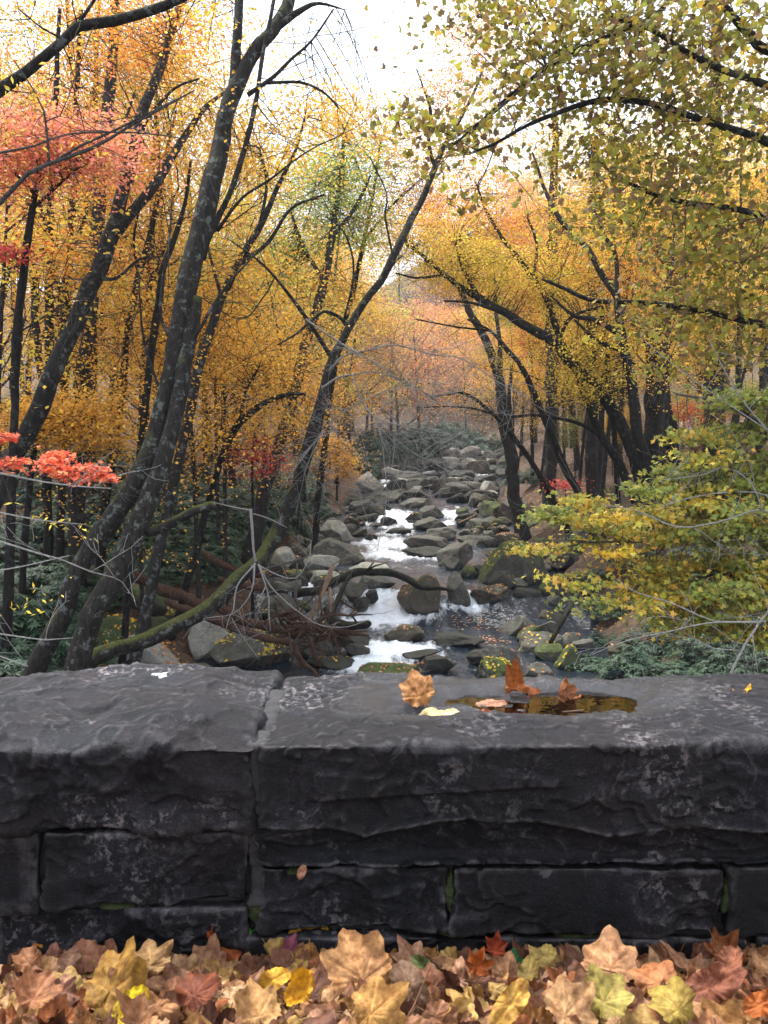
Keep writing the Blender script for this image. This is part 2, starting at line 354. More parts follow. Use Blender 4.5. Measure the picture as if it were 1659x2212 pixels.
xs = np.concatenate([-np.geomspace(140, 22, 40), np.arange(-21.5, 22, .3), np.geomspace(22.2, 140, 40)])
ys = np.concatenate([np.arange(2.42, 50, .3), np.geomspace(50.2, 105, 90), np.geomspace(106, 260, 50)])
X, Y = np.meshgrid(xs, ys, indexing='ij'); mb = MB(); mb.add(np.stack([X, Y, G(X, Y)], -1).reshape(-1, 3), grid_faces(len(xs), len(ys)))
struct('ground', mb, M['floor'])

m, N, Lk, out = mat('hill_woods'); tc = N('TexCoord').outputs['Object']
mp = N('Mapping'); mp.inputs['Scale'].default_value = (1, 1, .35); Lk(tc, mp.inputs[0])
c = mixc(N, Lk, ramp(N, Lk, noise_n(N, Lk, mp.outputs[0], .35, 8, .75), .35, .65), (.16, .15, .18), (.30, .28, .32))
c = mixc(N, Lk, ramp(N, Lk, noise_n(N, Lk, tc, .22, 6, .7), .56, .68), c, (.30, .16, .09))
p = N('BsdfPrincipled'); Lk(c, p.inputs['Base Color']); p.inputs['Roughness'].default_value = 1; Lk(bump(N, Lk, noise_n(N, Lk, mp.outputs[0], .8, 6, .8), 1, 2), p.inputs['Normal']); Lk(p.outputs[0], out.inputs[0])
hx = np.linspace(-260, 320, 150); hy = np.linspace(185, 420, 70); X, Y = np.meshgrid(hx, hy, indexing='ij'); q = np.stack([X, Y, X * 0], -1)
Z = 10 + (62 + 16 * np.sin(X * .012 - .6) + .10 * X) * sm((Y - 190) / 190) + 3.5 * fbm(q * .05, 4, 3) + 1.6 * fbm(q * .35, 3, 8)
mb = MB(); mb.add(np.stack([X, Y, Z], -1).reshape(-1, 3), grid_faces(150, 70)); struct('distant_hill', mb, m)

# stream: real drops, ripples; white water where it falls
FOAM = []                                # (x, y, rx, ry, strength) on the water
def foam(u, v, ru, rv, s):
    a = hit(u, v); b = hit(u, v - rv); c = hit(u, v + rv); FOAM.append((a[0], a[1], 1.2 * ru * a[1] / FU, max(.3, abs(b[1] - c[1]) / 2), s))
for f in [(835, 1300, 62, 34, 1.3), (815, 1330, 90, 22, 1.15), (905, 1330, 60, 10, .35), (700, 1345, 40, 10, .3), (1015, 1288, 16, 16, .8), (1010, 1308, 44, 8, .7),
          (845, 1405, 80, 26, 1.1), (805, 1440, 75, 24, 1.0), (860, 1440, 40, 14, .7), (880, 1395, 55, 14, .6), (740, 1390, 30, 30, .35), (770, 1455, 40, 12, .6), (900, 1425, 60, 8, .3),
          (845, 1175, 60, 14, 1.1), (870, 1200, 85, 12, .9), (815, 1190, 40, 16, .7), (900, 1225, 70, 8, .25), (850, 1150, 45, 10, .6),
          (850, 1115, 40, 16, 1.2), (835, 1135, 50, 9, .9), (870, 1125, 26, 12, .8), (980, 1112, 26, 14, .8), (985, 1095, 30, 6, .35), (965, 1130, 20, 6, .7),
          (835, 1056, 22, 10, 1.1), (830, 1077, 28, 6, 1.1), (835, 1040, 16, 6, .7), (1030, 1024, 30, 8, .6), (985, 1015, 30, 5, .4), (890, 1012, 40, 4, .4), (960, 1005, 60, 4, .4), (660, 1265, 26, 16, .95), (650, 1240, 20, 6, .5)]: foam(*f)
wx = np.linspace(-4.6, 4.6, 180); wy = np.concatenate([np.arange(5, 15, .12), np.arange(15, 40, .045), np.arange(40, 150, .3)])
SX, WY = np.meshgrid(wx, wy, indexing='ij'); WX = SX + xcen(WY)
q = np.stack([WX, WY, WX * 0], -1)
lag = .55 * fbm(q * np.array([.9, .25, 1]), 3, 21)             # the lip of each drop is ragged
WZ = np.interp(WY + lag, ZS[:, 0], ZS[:, 1]); slope = np.abs(np.gradient(WZ, axis=1) / np.gradient(WY, axis=1))
fo = np.zeros_like(WX)
for (fx, fy, rx, ry, s) in FOAM: fo = np.maximum(fo, s * np.exp(-((WX - fx) / rx) ** 2 - ((WY - fy) / ry) ** 2))
st = fbm(q * np.array([4.2, 1.5, 1]), 4, 31); st2 = fbm(q * np.array([11, 5, 1]), 3, 37)
fo = np.clip(fo * 1.35 + .34 * st * sm(fo * 3) + .16 * st2 * sm(fo * 3) - .12, 0, 1)
WZ = WZ + .018 * fbm(q * np.array([2.2, 2.8, 1]), 3, 41) + .016 * fbm(q * np.array([7, 6, 1]), 2, 47) * (.5 + slope) + fo * (.06 * np.abs(fbm(q * 4.5, 3, 51)) + .035 * st2)
mb = MB(); mb.add(np.stack([WX, WY, WZ], -1).reshape(-1, 3), grid_faces(len(wx), len(wy)))
m, N, Lk, out = mat('stream_water'); tc = N('TexCoord').outputs['Object']; a = N('Attribute', attribute_name='foam').outputs['Fac']
fm_ = N('Mapping'); fm_.inputs['Scale'].default_value = (1, .32, 1); Lk(tc, fm_.inputs[0]); nf = noise_n(N, Lk, fm_.outputs[0], 17, 9, .8, .6); ff = ramp(N, Lk, mth(N, Lk, 'ADD', a, mth(N, Lk, 'MULTIPLY', mth(N, Lk, 'SUBTRACT', nf, .5), 1.7)), .24, .86)
p = N('BsdfPrincipled'); Lk(mixc(N, Lk, ff, (.011, .018, .026), (.64, .69, .73)), p.inputs['Base Color']); p.inputs['IOR'].default_value = 1.33; p.inputs['Specular IOR Level'].default_value = .7
Lk(ramp(N, Lk, ff, 0, 1, (.03, .03, .03), (.75, .75, .75)), p.inputs['Roughness'])
mp = N('Mapping'); mp.inputs['Scale'].default_value = (1, .8, 1); Lk(tc, mp.inputs[0])
Lk(bump(N, Lk, noise_n(N, Lk, mp.outputs[0], 8, 4, .55), .75, .07, bump(N, Lk, noise_n(N, Lk, mp.outputs[0], 2.2, 3, .5), .35, .2)), p.inputs['Normal']); Lk(p.outputs[0], out.inputs[0])
struct('stream', mb, m, attrs={'foam': fo.ravel()})

# road and verge this side of the wall
m, N, Lk, out = mat('verge_soil'); tc = N('TexCoord').outputs['Object']
p = N('BsdfPrincipled'); Lk(mixc(N, Lk, noise_n(N, Lk, tc, 12, 6, .7), (.03, .02, .015), (.10, .06, .04)), p.inputs['Base Color']); p.inputs['Roughness'].default_value = .95; Lk(p.outputs[0], out.inputs[0])
def drift(y): return np.interp(y, [-9, .9, 1.25, 1.42, 1.62, 1.84, 3], [.09, .10, .120, .094, .018, -.08, -.08])
vx = np.linspace(-30, 30, 241); vy = np.concatenate([np.linspace(.7, 2.2, 50)]); X, Y = np.meshgrid(vx, vy, indexing='ij'); q = np.stack([X, Y, X * 0], -1)
mb = MB(); mb.add(np.stack([X, Y, drift(Y) - .03 + .012 * fbm(q * 4, 3, 2)], -1).reshape(-1, 3), grid_faces(241, 50)); struct('verge', mb, m)
m, N, Lk, out = mat('road_asphalt'); tc = N('TexCoord').outputs['Object']
p = N('BsdfPrincipled'); Lk(mixc(N, Lk, noise_n(N, Lk, tc, 40, 4, .7), (.035, .035, .036), (.07, .07, .072)), p.inputs['Base Color']); p.inputs['Roughness'].default_value = .85; Lk(p.outputs[0], out.inputs[0])
mb = MB(); X, Y = np.meshgrid(np.linspace(-30, 30, 21), np.linspace(-9, .72, 8), indexing='ij'); mb.add(np.stack([X, Y, X * 0 + .06], -1).reshape(-1, 3), grid_faces(21, 8)); struct('road', mb, m)

X, Y = np.meshgrid(np.linspace(-60, 60, 61), np.linspace(-60, -8.6, 30), indexing='ij'); q = np.stack([X, Y, X * 0], -1)
mb = MB(); mb.add(np.stack([X, Y, .03 + .22 * np.maximum(-Y - 9.5, 0) + .15 * fbm(q * .5, 3, 6) * sm((-Y - 9) / 2)], -1).reshape(-1, 3), grid_faces(61, 30)); struct('unseen_bank', mb, M['floor'])  # unseen ground added under the trees that shade the wall

# ------------------------------------------------------------------ the stone wall
POOL = (.43, 2.18, .27, .135)
def basin(x, y):
    n = .18 * fbm(np.stack([x, y, x * 0], -1) * 9, 3, 77)
    a = np.sqrt(((x - POOL[0]) / POOL[2]) ** 2 + ((y - POOL[1] - .06 * (x - POOL[0])) / POOL[3]) ** 2) + n
    b = np.sqrt(((x - .16) / .17) ** 2 + ((y - 2.06) / .036) ** 2) + n
    return np.maximum(.030 * sm((1.22 - a) / .62), .020 * sm((1.2 - b) / .5))
def stone_mb(lo, hi, r, res, seed, chip=.016, cell=.13, extra=None, ridge=(1, 1)):
    lo = np.array(lo, float); hi = np.array(hi, float); L = hi - lo; V, Q, n0 = [], [], 0
    ax3 = [np.linspace(lo[k], hi[k], max(4, int(L[k] / res)) + 1) for k in range(3)]
    for ax in range(3):
        o = [k for k in range(3) if k != ax]
        for s in (0, 1):
            A, B = np.meshgrid(ax3[o[0]], ax3[o[1]], indexing='ij'); p = np.zeros(A.shape + (3,)); p[..., o[0]] = A; p[..., o[1]] = B; p[..., ax] = (lo, hi)[s][ax]
            f = grid_faces(*A.shape); f = f if (s == 1) == (ax != 1) else f[:, ::-1]
            V.append(p.reshape(-1, 3)); Q.append(f + n0); n0 += A.size
    q = np.concatenate(V); F = np.concatenate(Q)
    key = np.round(q / 1e-5).astype(np.int64); _, ix, inv = np.unique(key, axis=0, return_index=True, return_inverse=True); q = q[ix]; F = inv.ravel()[F]
    core = np.clip(q, lo + r, hi - r); d = q - core; n = d / (np.linalg.norm(d, axis=1)[:, None] + 1e-12); p = core + n * r
    g = np.random.default_rng(seed); nc = max(10, int((L[0] * L[1] + L[0] * L[2]) * 2 / cell ** 2)); nc = min(nc, 260)
    C = lo + g.random((nc, 3)) * L; wt = np.array([1, 1.4, 1.25]); b = g.uniform(-1, 1, nc); h = np.full(len(p), 9.)
    pw = p + .02 * np.stack([fbm(p * 9, 3, seed + 1), fbm(p * 9, 3, seed + 2), fbm(p * 9, 3, seed + 3)], -1)
    for k in range(nc): h = np.minimum(h, (((pw - C[k]) * wt) ** 2).sum(1) / cell ** 2 * 1.1 + .35 * b[k])
    top = np.clip(n[:, 2], 0, 1); h2 = 0
    if res < .01:
        c2 = cell * .36; h2 = np.full(len(p), 9.); nc2 = min(900, int((L[0] * L[1] + L[0] * L[2]) * 1.5 / c2 ** 2)); C2 = lo + g.random((nc2, 3)) * L * np.array([1, .35, 1]) ; b2 = g.uniform(0, 1, nc2); pw2 = pw + .006 * np.stack([fbm(p * 30, 2, seed + 4), fbm(p * 30, 2, seed + 5), fbm(p * 30, 2, seed + 6)], -1)
        up_ = n[:, 2] > .5; C3 = lo + g.random((nc2, 3)) * L * np.array([1, 1, .2]) + np.array([0, 0, L[2] * .8])
        for k in range(nc2):
            c = np.where(up_[:, None], C3[k], C2[k]); d2 = ((pw2 - c) * np.array([.8, 1, 1.5])); h2 = np.minimum(h2, (d2 * d2).sum(1) / c2 ** 2 + .5 * b2[k])
        h2 = np.clip(h2, 0, 1.3) - .6
    tn_ = fbm(pw * np.array([2.6, 4.2, 5.2]), 4, seed + 61) * 3.2; fr_ = tn_ - np.floor(tn_); ledge = (.0075 if res < .01 else 0) * ((np.floor(tn_) + sm((fr_ - .86) / .14)) / 1.6 - .25 * fr_)
    crease = -.0030 * sm(1 - np.abs(fbm(pw * 7, 3, seed + 21)) / .16)
    disp = .35 * chip + chip * (np.clip(h, -.4, 1.2) - .7) * (1 - (1 - ridge[0]) * top) * ridge[1] + chip * .40 * fbm(p * 4.0, 3, seed) + .0030 * h2 * sm(fbm(p * 4.5, 3, seed + 40) * 1.6 + .45) + crease + ledge + .0017 * fbm(p * 30, 4, seed + 9) + .0008 * fbm(p * 110, 2, seed + 5)
    out = p + n * disp[:, None]
    if extra is not None: out = extra(out, n)
    mb = MB(); mb.add(out, F); return mb
def wall_mat(name, ca, cb, speck, wetpool=False, purple=.7):
    m, N, Lk, out = mat(name); g = N('NewGeometry'); tc = g.outputs['Position']
    wn = N('TexNoise'); wn.inputs['Scale'].default_value = 7; wn.inputs['Detail'].default_value = 7; wn.inputs['Roughness'].default_value = .65; Lk(tc, wn.inputs['Vector'])
    wa = N('VectorMath', operation='MULTIPLY_ADD'); Lk(wn.outputs['Color'], wa.inputs[0]); wa.inputs[1].default_value = (.16, .16, .16); Lk(tc, wa.inputs[2]); wp = wa.outputs[0]     # warped position
    n1 = noise_n(N, Lk, wp, 3.2, 10, .62); n2 = noise_n(N, Lk, tc, 22, 12, .74); n3 = noise_n(N, Lk, tc, 130, 6, .8); n4 = noise_n(N, Lk, tc, 340, 2, .6)
    c = mixc(N, Lk, ramp(N, Lk, n1, .38, .62), (ca[0] * .85, ca[1] * .97, ca[2] * 1.18), (cb[0] * .86, cb[1] * .97, cb[2] * 1.16))
    pu = ramp(N, Lk, noise_n(N, Lk, wp, 2.1, 6, .6), .42, .60); c = mixc(N, Lk, mth(N, Lk, 'MULTIPLY', pu, purple), c, (cb[0] * 1.15, cb[1] * .80, cb[2] * .86))      # purple-brown beds
    c = mixc(N, Lk, 1.0, c, ramp(N, Lk, n2, .34, .66, (.55, .55, .57), (1.75, 1.72, 1.74)), 'MULTIPLY')
    c = mixc(N, Lk, 1.0, c, ramp(N, Lk, n3, .34, .66, (.42, .42, .43), (1.9, 1.9, 1.9)), 'MULTIPLY')
    c = mixc(N, Lk, 1.0, c, ramp(N, Lk, n4, .32, .68, (.48, .48, .48), (1.7, 1.7, 1.7)), 'MULTIPLY')
    vc = N('TexVoronoi', feature='DISTANCE_TO_EDGE'); vc.inputs['Scale'].default_value = 4.2; Lk(wp, vc.inputs['Vector'])
    vein = mth(N, Lk, 'MULTIPLY', ramp(N, Lk, vc.outputs['Distance'], .0, .014, (1, 1, 1), (0, 0, 0)), ramp(N, Lk, noise_n(N, Lk, tc, 6, 4, .6), .50, .62))
    c = mixc(N, Lk, mth(N, Lk, 'MULTIPLY', vein, .35), c, (.16, .145, .15))                                                   # pale quartz lines
    pt = ramp(N, Lk, g.outputs['Pointiness'], .505, .56); c = mixc(N, Lk, mth(N, Lk, 'MULTIPLY', mth(N, Lk, 'MULTIPLY', pt, ramp(N, Lk, n2, .4, .6)), .75), c, (.15, .138, .145))     # worn ridges
    mk = ramp(N, Lk, noise_n(N, Lk, wp, 3.1, 6, .62), .52, .64); ln_ = noise_n(N, Lk, tc, 48, 10, .72)
    sp = mth(N, Lk, 'MULTIPLY', ramp(N, Lk, ln_, .53, .565), mk); c = mixc(N, Lk, mth(N, Lk, 'MULTIPLY', sp, speck), c, (.25, .225, .23))   # pale lichen crust
    fl = mth(N, Lk, 'MULTIPLY', ramp(N, Lk, n3, .63, .655), ramp(N, Lk, n1, .36, .56)); c = mixc(N, Lk, mth(N, Lk, 'MULTIPLY', fl, .6 * speck), c, (.30, .30, .32))
    st = N('Mapping'); st.inputs['Scale'].default_value = (7, 7, .7); Lk(tc, st.inputs[0]); sx = N('SeparateXYZ'); Lk(g.outputs['Normal'], sx.inputs[0])
    vert = ramp(N, Lk, mth(N, Lk, 'ABSOLUTE', sx.outputs[2], 0), .3, .7, (1, 1, 1), (0, 0, 0))
    c = mixc(N, Lk, mth(N, Lk, 'MULTIPLY', mth(N, Lk, 'MULTIPLY', ramp(N, Lk, noise_n(N, Lk, st.outputs[0], 1.6, 6, .6), .50, .60), vert), .65), c, (.009, .0085, .009))   # rain streaks
    p = N('BsdfPrincipled'); p.inputs['Specular IOR Level'].default_value = .24
    rg = mth(N, Lk, 'ADD', .28, mth(N, Lk, 'MULTIPLY', n2, .55))
    if wetpool:
        vm = N('Mapping'); vm.inputs['Location'].default_value = (-.36 / .58, -2.2 / .25, 0); vm.inputs['Scale'].default_value = (1 / .58, 1 / .25, 0); Lk(tc, vm.inputs[0])
        ln = N('VectorMath', operation='LENGTH'); Lk(vm.outputs[0], ln.inputs[0])
        w = ramp(N, Lk, mth(N, Lk, 'ADD', ln.outputs['Value'], mth(N, Lk, 'MULTIPLY', mth(N, Lk, 'SUBTRACT', n1, .5), 1.2)), .78, 1.0, (1, 1, 1), (0, 0, 0))
        c = mixc(N, Lk, mth(N, Lk, 'MULTIPLY', w, .55), c, (.014, .014, .017)); r2 = N('MapRange'); Lk(w, r2.inputs[0]); Lk(rg, r2.inputs[3]); r2.inputs[4].default_value = .22; rg = r2.outputs[0]
        r3 = N('MapRange'); Lk(w, r3.inputs[0]); r3.inputs[3].default_value = .24; r3.inputs[4].default_value = .6; Lk(r3.outputs[0], p.inputs['Specular IOR Level'])
    Lk(c, p.inputs['Base Color']); Lk(rg, p.inputs['Roughness'])
    Lk(bump(N, Lk, n4, .7, .0022, bump(N, Lk, n3, .9, .0055, bump(N, Lk, n2, .8, .007))), p.inputs['Normal']); Lk(p.outputs[0], out.inputs[0]); return m
M['cope'] = wall_mat('coping_sandstone', (0.0029, 0.0030, 0.0033), (0.0091, 0.0095, 0.0105), .75, True)
M['cope_rough'] = wall_mat('rough_coping_sandstone', (0.0037, 0.0038, 0.0042), (0.0126, 0.0130, 0.0144), .95)
M['block'] = wall_mat('block_sandstone', (0.0031, 0.0033, 0.0036), (0.0098, 0.0101, 0.0112), .6)
m, N, Lk, out = mat('old_mortar'); tc = N('NewGeometry').outputs['Position']
c = mixc(N, Lk, noise_n(N, Lk, tc, 14, 7, .7), (.012, .0115, .012), (.055, .053, .055)); f = ramp(N, Lk, noise_n(N, Lk, tc, 3.5, 5, .6), .63, .70); c = mixc(N, Lk, f, c, (.03, .042, .012))
p = N('BsdfPrincipled'); Lk(c, p.inputs['Base Color']); p.inputs['Roughness'].default_value = .9; Lk(bump(N, Lk, noise_n(N, Lk, tc, 60, 5, .7), .8, .006), p.inputs['Normal']); Lk(p.outputs[0], out.inputs[0]); M['mortar'] = m
WF, WB, WT = 1.82, 2.37, .485
wall = thing('stone_wall', 'low dark grey bridge parapet of rough cut stone blocks with a rain pool on top', 'wall', (0, 2.1, -.25))
def right_cope(p, n):
    x, y, z = p.T; p = p.copy(); p[:, 2] -= basin(x, y) * np.clip(n[:, 2] * 1.5, 0, 1)
    fr = np.clip(-n[:, 1], 0, 1)                                   # split-off scallops along the foot of the face
    w_ = x + .03 + .035 * np.sin(6.3 * x + 1) + .012 * np.sin(17 * x); arc = np.abs(np.sin(w_ * 6.1)) ** .75 * .036 + .012 * np.sin(x * 3 + .8) + .004 * fbm(np.stack([x * 14, x * 0, x * 0], -1), 3, 3)
    zl = .258 + arc; p[:, 1] += fr * (.026 * sm((zl - z) / .006) + .22 * np.maximum(zl - z, 0) - .004 * sm(1 - np.abs(z - zl - .006) / .008))
    p[:, 1] += fr * .010 * sm((.372 + .02 * np.sin(4 * x) - z) / .012) * sm(np.sin(x * 5 + 1) * 3)
    p[:, 2] += (p[:, 0] > .0) * np.clip(n[:, 2], 0, 1) * (.010 * sm((x - .55) / .25) * (1 - sm((x - .95) / .3)))
    return p
def left_cope(p, n):
    x, y, z = p.T; p = p.copy(); up = np.clip(n[:, 2], 0, 1)
    p[:, 2] += up * (.022 * np.exp(-((x + .62) / .22) ** 2) - .02 * sm((-x - .9) / .2) * sm((y - 2.0) / .3) - .035 * sm((1.97 - y) / .15) + .01)
    p[:, 2] -= up * .016 * sm((x + .80) / .012) * sm((-.72 - x) / -.1 + 1) * sm((2.08 - y) / .02) * sm((x + .83) / .05) * (1 - sm((x + .71) / .06))
    return p
part('coping_stone', stone_mb((-.283, WF - .005, .208), (1.62, WB, WT), .011, .0055, 11, .014, .17, right_cope, (.55, .8)), M['cope'], wall, label='long dark coping stone hollowed by a rain pool')
part('coping_stone', stone_mb((-1.66, WF + .004, .280), (-.303, WB + .01, WT), .016, .0058, 23, .022, .12, left_cope, (.9, 1)), M['cope_rough'], wall, label='shorter rough coping stone speckled with pale lichen')
part('coping_stone', stone_mb((1.645, WF, .21), (3.6, WB, WT), .02, .02, 31), M['cope'], wall)
part('coping_stone', stone_mb((-3.6, WF, .27), (-1.685, WB, WT), .02, .02, 37), M['cope_rough'], wall)
for k, (x0, x1, z0, z1) in enumerate([(-.785, -.312, .098, .270), (-1.6, -.808, .085, .270), (-.288, .146, .030, .186), (.160, .790, .028, .185), (.812, 1.75, .030, .186), (-.90, -.322, -.07, .088), (-1.8, -.93, -.12, .066),
                                     (-.31, .30, -.16, .018), (.32, .84, -.16, .014), (.87, 1.8, -.16, .018), (1.78, 3.5, -.15, .185), (-3.5, -1.63, -.15, .25)]):
    part('stone_block', stone_mb((x0, WF + .014 + .004 * (k % 3), z0), (x1, WB - .02, z1), .009, .0065 if abs(x0) < 1.3 else .02, 50 + k, .018, .14, (lambda q, n, z1=z1: np.stack([q[:, 0], np.maximum(q[:, 1], WF + .012), np.minimum(q[:, 2], z1 + .002)], -1)), (1, 1)), M['block'], wall)
part('mortar', stone_mb((-3.5, WF + .062, -.3), (3.5, WB - .045, .425), .01, .016, 91, .008, .08), M['mortar'], wall)
mb = stone_mb((-.318, WF + .020, .09), (-.272, WB - .03, .474), .008, .008, 95, .003, .05); part('mortar', mb, M['mortar'], wall)
# moss in the joints and the pale lichen crust on the back edge
m, N, Lk, out = mat('wall_moss'); tc = N('TexCoord').outputs['Object']
p = N('BsdfPrincipled'); Lk(mixc(N, Lk, noise_n(N, Lk, tc, 90, 4), (.008, .014, .004), (.045, .065, .012)), p.inputs['Base Color']); p.inputs['Roughness'].default_value = 1; Lk(bump(N, Lk, noise_n(N, Lk, tc, 160, 3), 1, .006), p.inputs['Normal']); Lk(p.outputs[0], out.inputs[0]); M['moss'] = m
m, N, Lk, out = mat('pale_lichen'); tc = N('TexCoord').outputs['Object']
p = N('BsdfPrincipled'); Lk(mixc(N, Lk, noise_n(N, Lk, tc, 70, 5), (.30, .33, .31), (.58, .62, .58)), p.inputs['Base Color']); p.inputs['Roughness'].default_value = 1; Lk(bump(N, Lk, noise_n(N, Lk, tc, 120, 4), .8, .003), p.inputs['Normal']); Lk(p.outputs[0], out.inputs[0]); M['lichen'] = m
def pad(c, ax, ay, h, seed, face='front'):
    t = np.linspace(0, 2 * np.pi, 33)[:-1]; rr = np.linspace(0, 1, 9); T, Q = np.meshgrid(t, rr, indexing='ij')
    w = 1 + .45 * fbm(np.stack([np.cos(T) * 1.6, np.sin(T) * 1.6, T * 0 + seed], -1), 3, seed)
    a, b = ax * Q * w * np.cos(T), ay * Q * w * np.sin(T); e = h * (np.sqrt(np.maximum(0, 1 - Q ** 2)) + .3 * vnoise(np.stack([a * 90, b * 90, a * 0], -1), seed)) - .012 * (Q > .99)
    v = np.stack([c[0] + a, c[1] - e, c[2] + b], -1) if face == 'front' else np.stack([c[0] + a, c[1] + b, c[2] + e], -1)
    i, j = np.meshgrid(np.arange(32), np.arange(8), indexing='ij'); k = (i + 1) % 32; f = np.stack([i * 9 + j, k * 9 + j, k * 9 + j + 1, i * 9 + j + 1], -1).reshape(-1, 4)
    mb = MB(); mb.add(v.reshape(-1, 3), f); return mb
for k, (x, z, ax, ay) in enumerate([(-.29, .075, .03, .03), (.152, .12, .016, .05), (.80, .12, .014, .05), (.82, .175, .02, .012), (-.21, .172, .014, .008), (.45, .018, .07, .006), (-.62, .088, .05, .008), (.16, .02, .03, .01), (.80, .0, .014, .02)]):
    part('moss_patch', pad((x, WF + .034, z), ax, ay, .012, 100 + k), M['moss'], wall)
for k, (x, y, ax, ay) in enumerate([(-.62, 2.30, .05, .022), (-.56, 2.315, .045, .016), (-.50, 2.295, .05, .014), (-.71, 2.30, .016, .008)]):
    part('lichen_patch', pad((x, y, WT + .022 * math.exp(-((x + .62) / .22) ** 2) + .006), ax, ay, .004, 120 + k, 'top'), M['lichen'], wall)
# rain pool
m, N, Lk, out = mat('pool_water'); tc = N('TexCoord').outputs['Object']
p = N('BsdfPrincipled'); p.inputs['Base Color'].default_value = (.42, .22, .11, 1); p.inputs['Roughness'].default_value = .01; p.inputs['IOR'].default_value = 1.33; p.inputs['Transmission Weight'].default_value = 1
Lk(bump(N, Lk, noise_n(N, Lk, tc, 16, 2, .5), .07, .004), p.inputs['Normal']); Lk(p.outputs[0], out.inputs[0])
t = np.linspace(0, 2 * np.pi, 65)[:-1]; mb = MB(); ZP = .4665
v = [(POOL[0] + 1.12 * POOL[2] * math.cos(a), POOL[1] + 1.12 * POOL[3] * math.sin(a) + .06 * 1.1 * POOL[2] * math.cos(a), ZP) for a in t]
mb.add(v + [(POOL[0], POOL[1], ZP)], None, [[i, (i + 1) % 64, 64] for i in range(64)])
mb2 = MB(); v = [(.15 + .17 * math.cos(a), 2.06 + .04 * math.sin(a), ZP - .001) for a in t]; mb.add(v + [(.15, 2.06, ZP - .001)], None, [[i, (i + 1) % 64, 64] for i in range(64)])
solo('rain_puddle', mb, m, 'shallow clear brown rain puddle in the hollow on top of the stone wall', 'puddle', smooth=True)
# ------------------------------------------------------------------ boulders
def ico(n):
    import bmesh
    bm = bmesh.new(); bmesh.ops.create_icosphere(bm, subdivisions=n, radius=1); bm.verts.ensure_lookup_table()
    v = np.array([x.co[:] for x in bm.verts]); f = np.array([[x.index for x in y.verts] for y in bm.faces]); bm.free(); return v, f
ICO = {n: ico(n) for n in (3, 4, 5)}
ROCKTOPS = []
def rock_mb(center, dims, seed, lv=4, cuts=9, tilt=0, flat=.0, sharp=.50):
    g = np.random.default_rng(seed); v, f = ICO[lv]; v = v.copy()
    for _ in range(cuts):
        d = unit(g.normal(0, 1, 3) * np.array([1, 1, .9])); h = g.uniform(sharp, .88); s = v @ d; v -= np.maximum(s - h, 0)[:, None] * d * .98
    if flat: v[:, 2] = np.where(v[:, 2] > 1 - flat, (1 - flat) + (v[:, 2] - 1 + flat) * .2, v[:, 2])
    v *= 1 + (.06 * fbm(v * 1.1 + seed, 3, seed) + .055 * fbm(v * 3.1 + seed, 4, seed + 3) + .014 * fbm(v * 11 + seed, 2, seed + 5))[:, None]
    v -= (v.max(0) + v.min(0)) / 2; v /= (v.max(0) - v.min(0)) / 2
    v *= np.array(dims) / 2; c, s = math.cos(tilt), math.sin(tilt)
    v = np.stack([v[:, 0] * c - v[:, 2] * s, v[:, 1], v[:, 0] * s + v[:, 2] * c], 1); a = g.uniform(-.3, .3)
    v = np.stack([v[:, 0] * math.cos(a) - v[:, 1] * math.sin(a), v[:, 0] * math.sin(a) + v[:, 1] * math.cos(a), v[:, 2]], 1)
    mb = MB(); mb.add(v + center, None, f); return mb
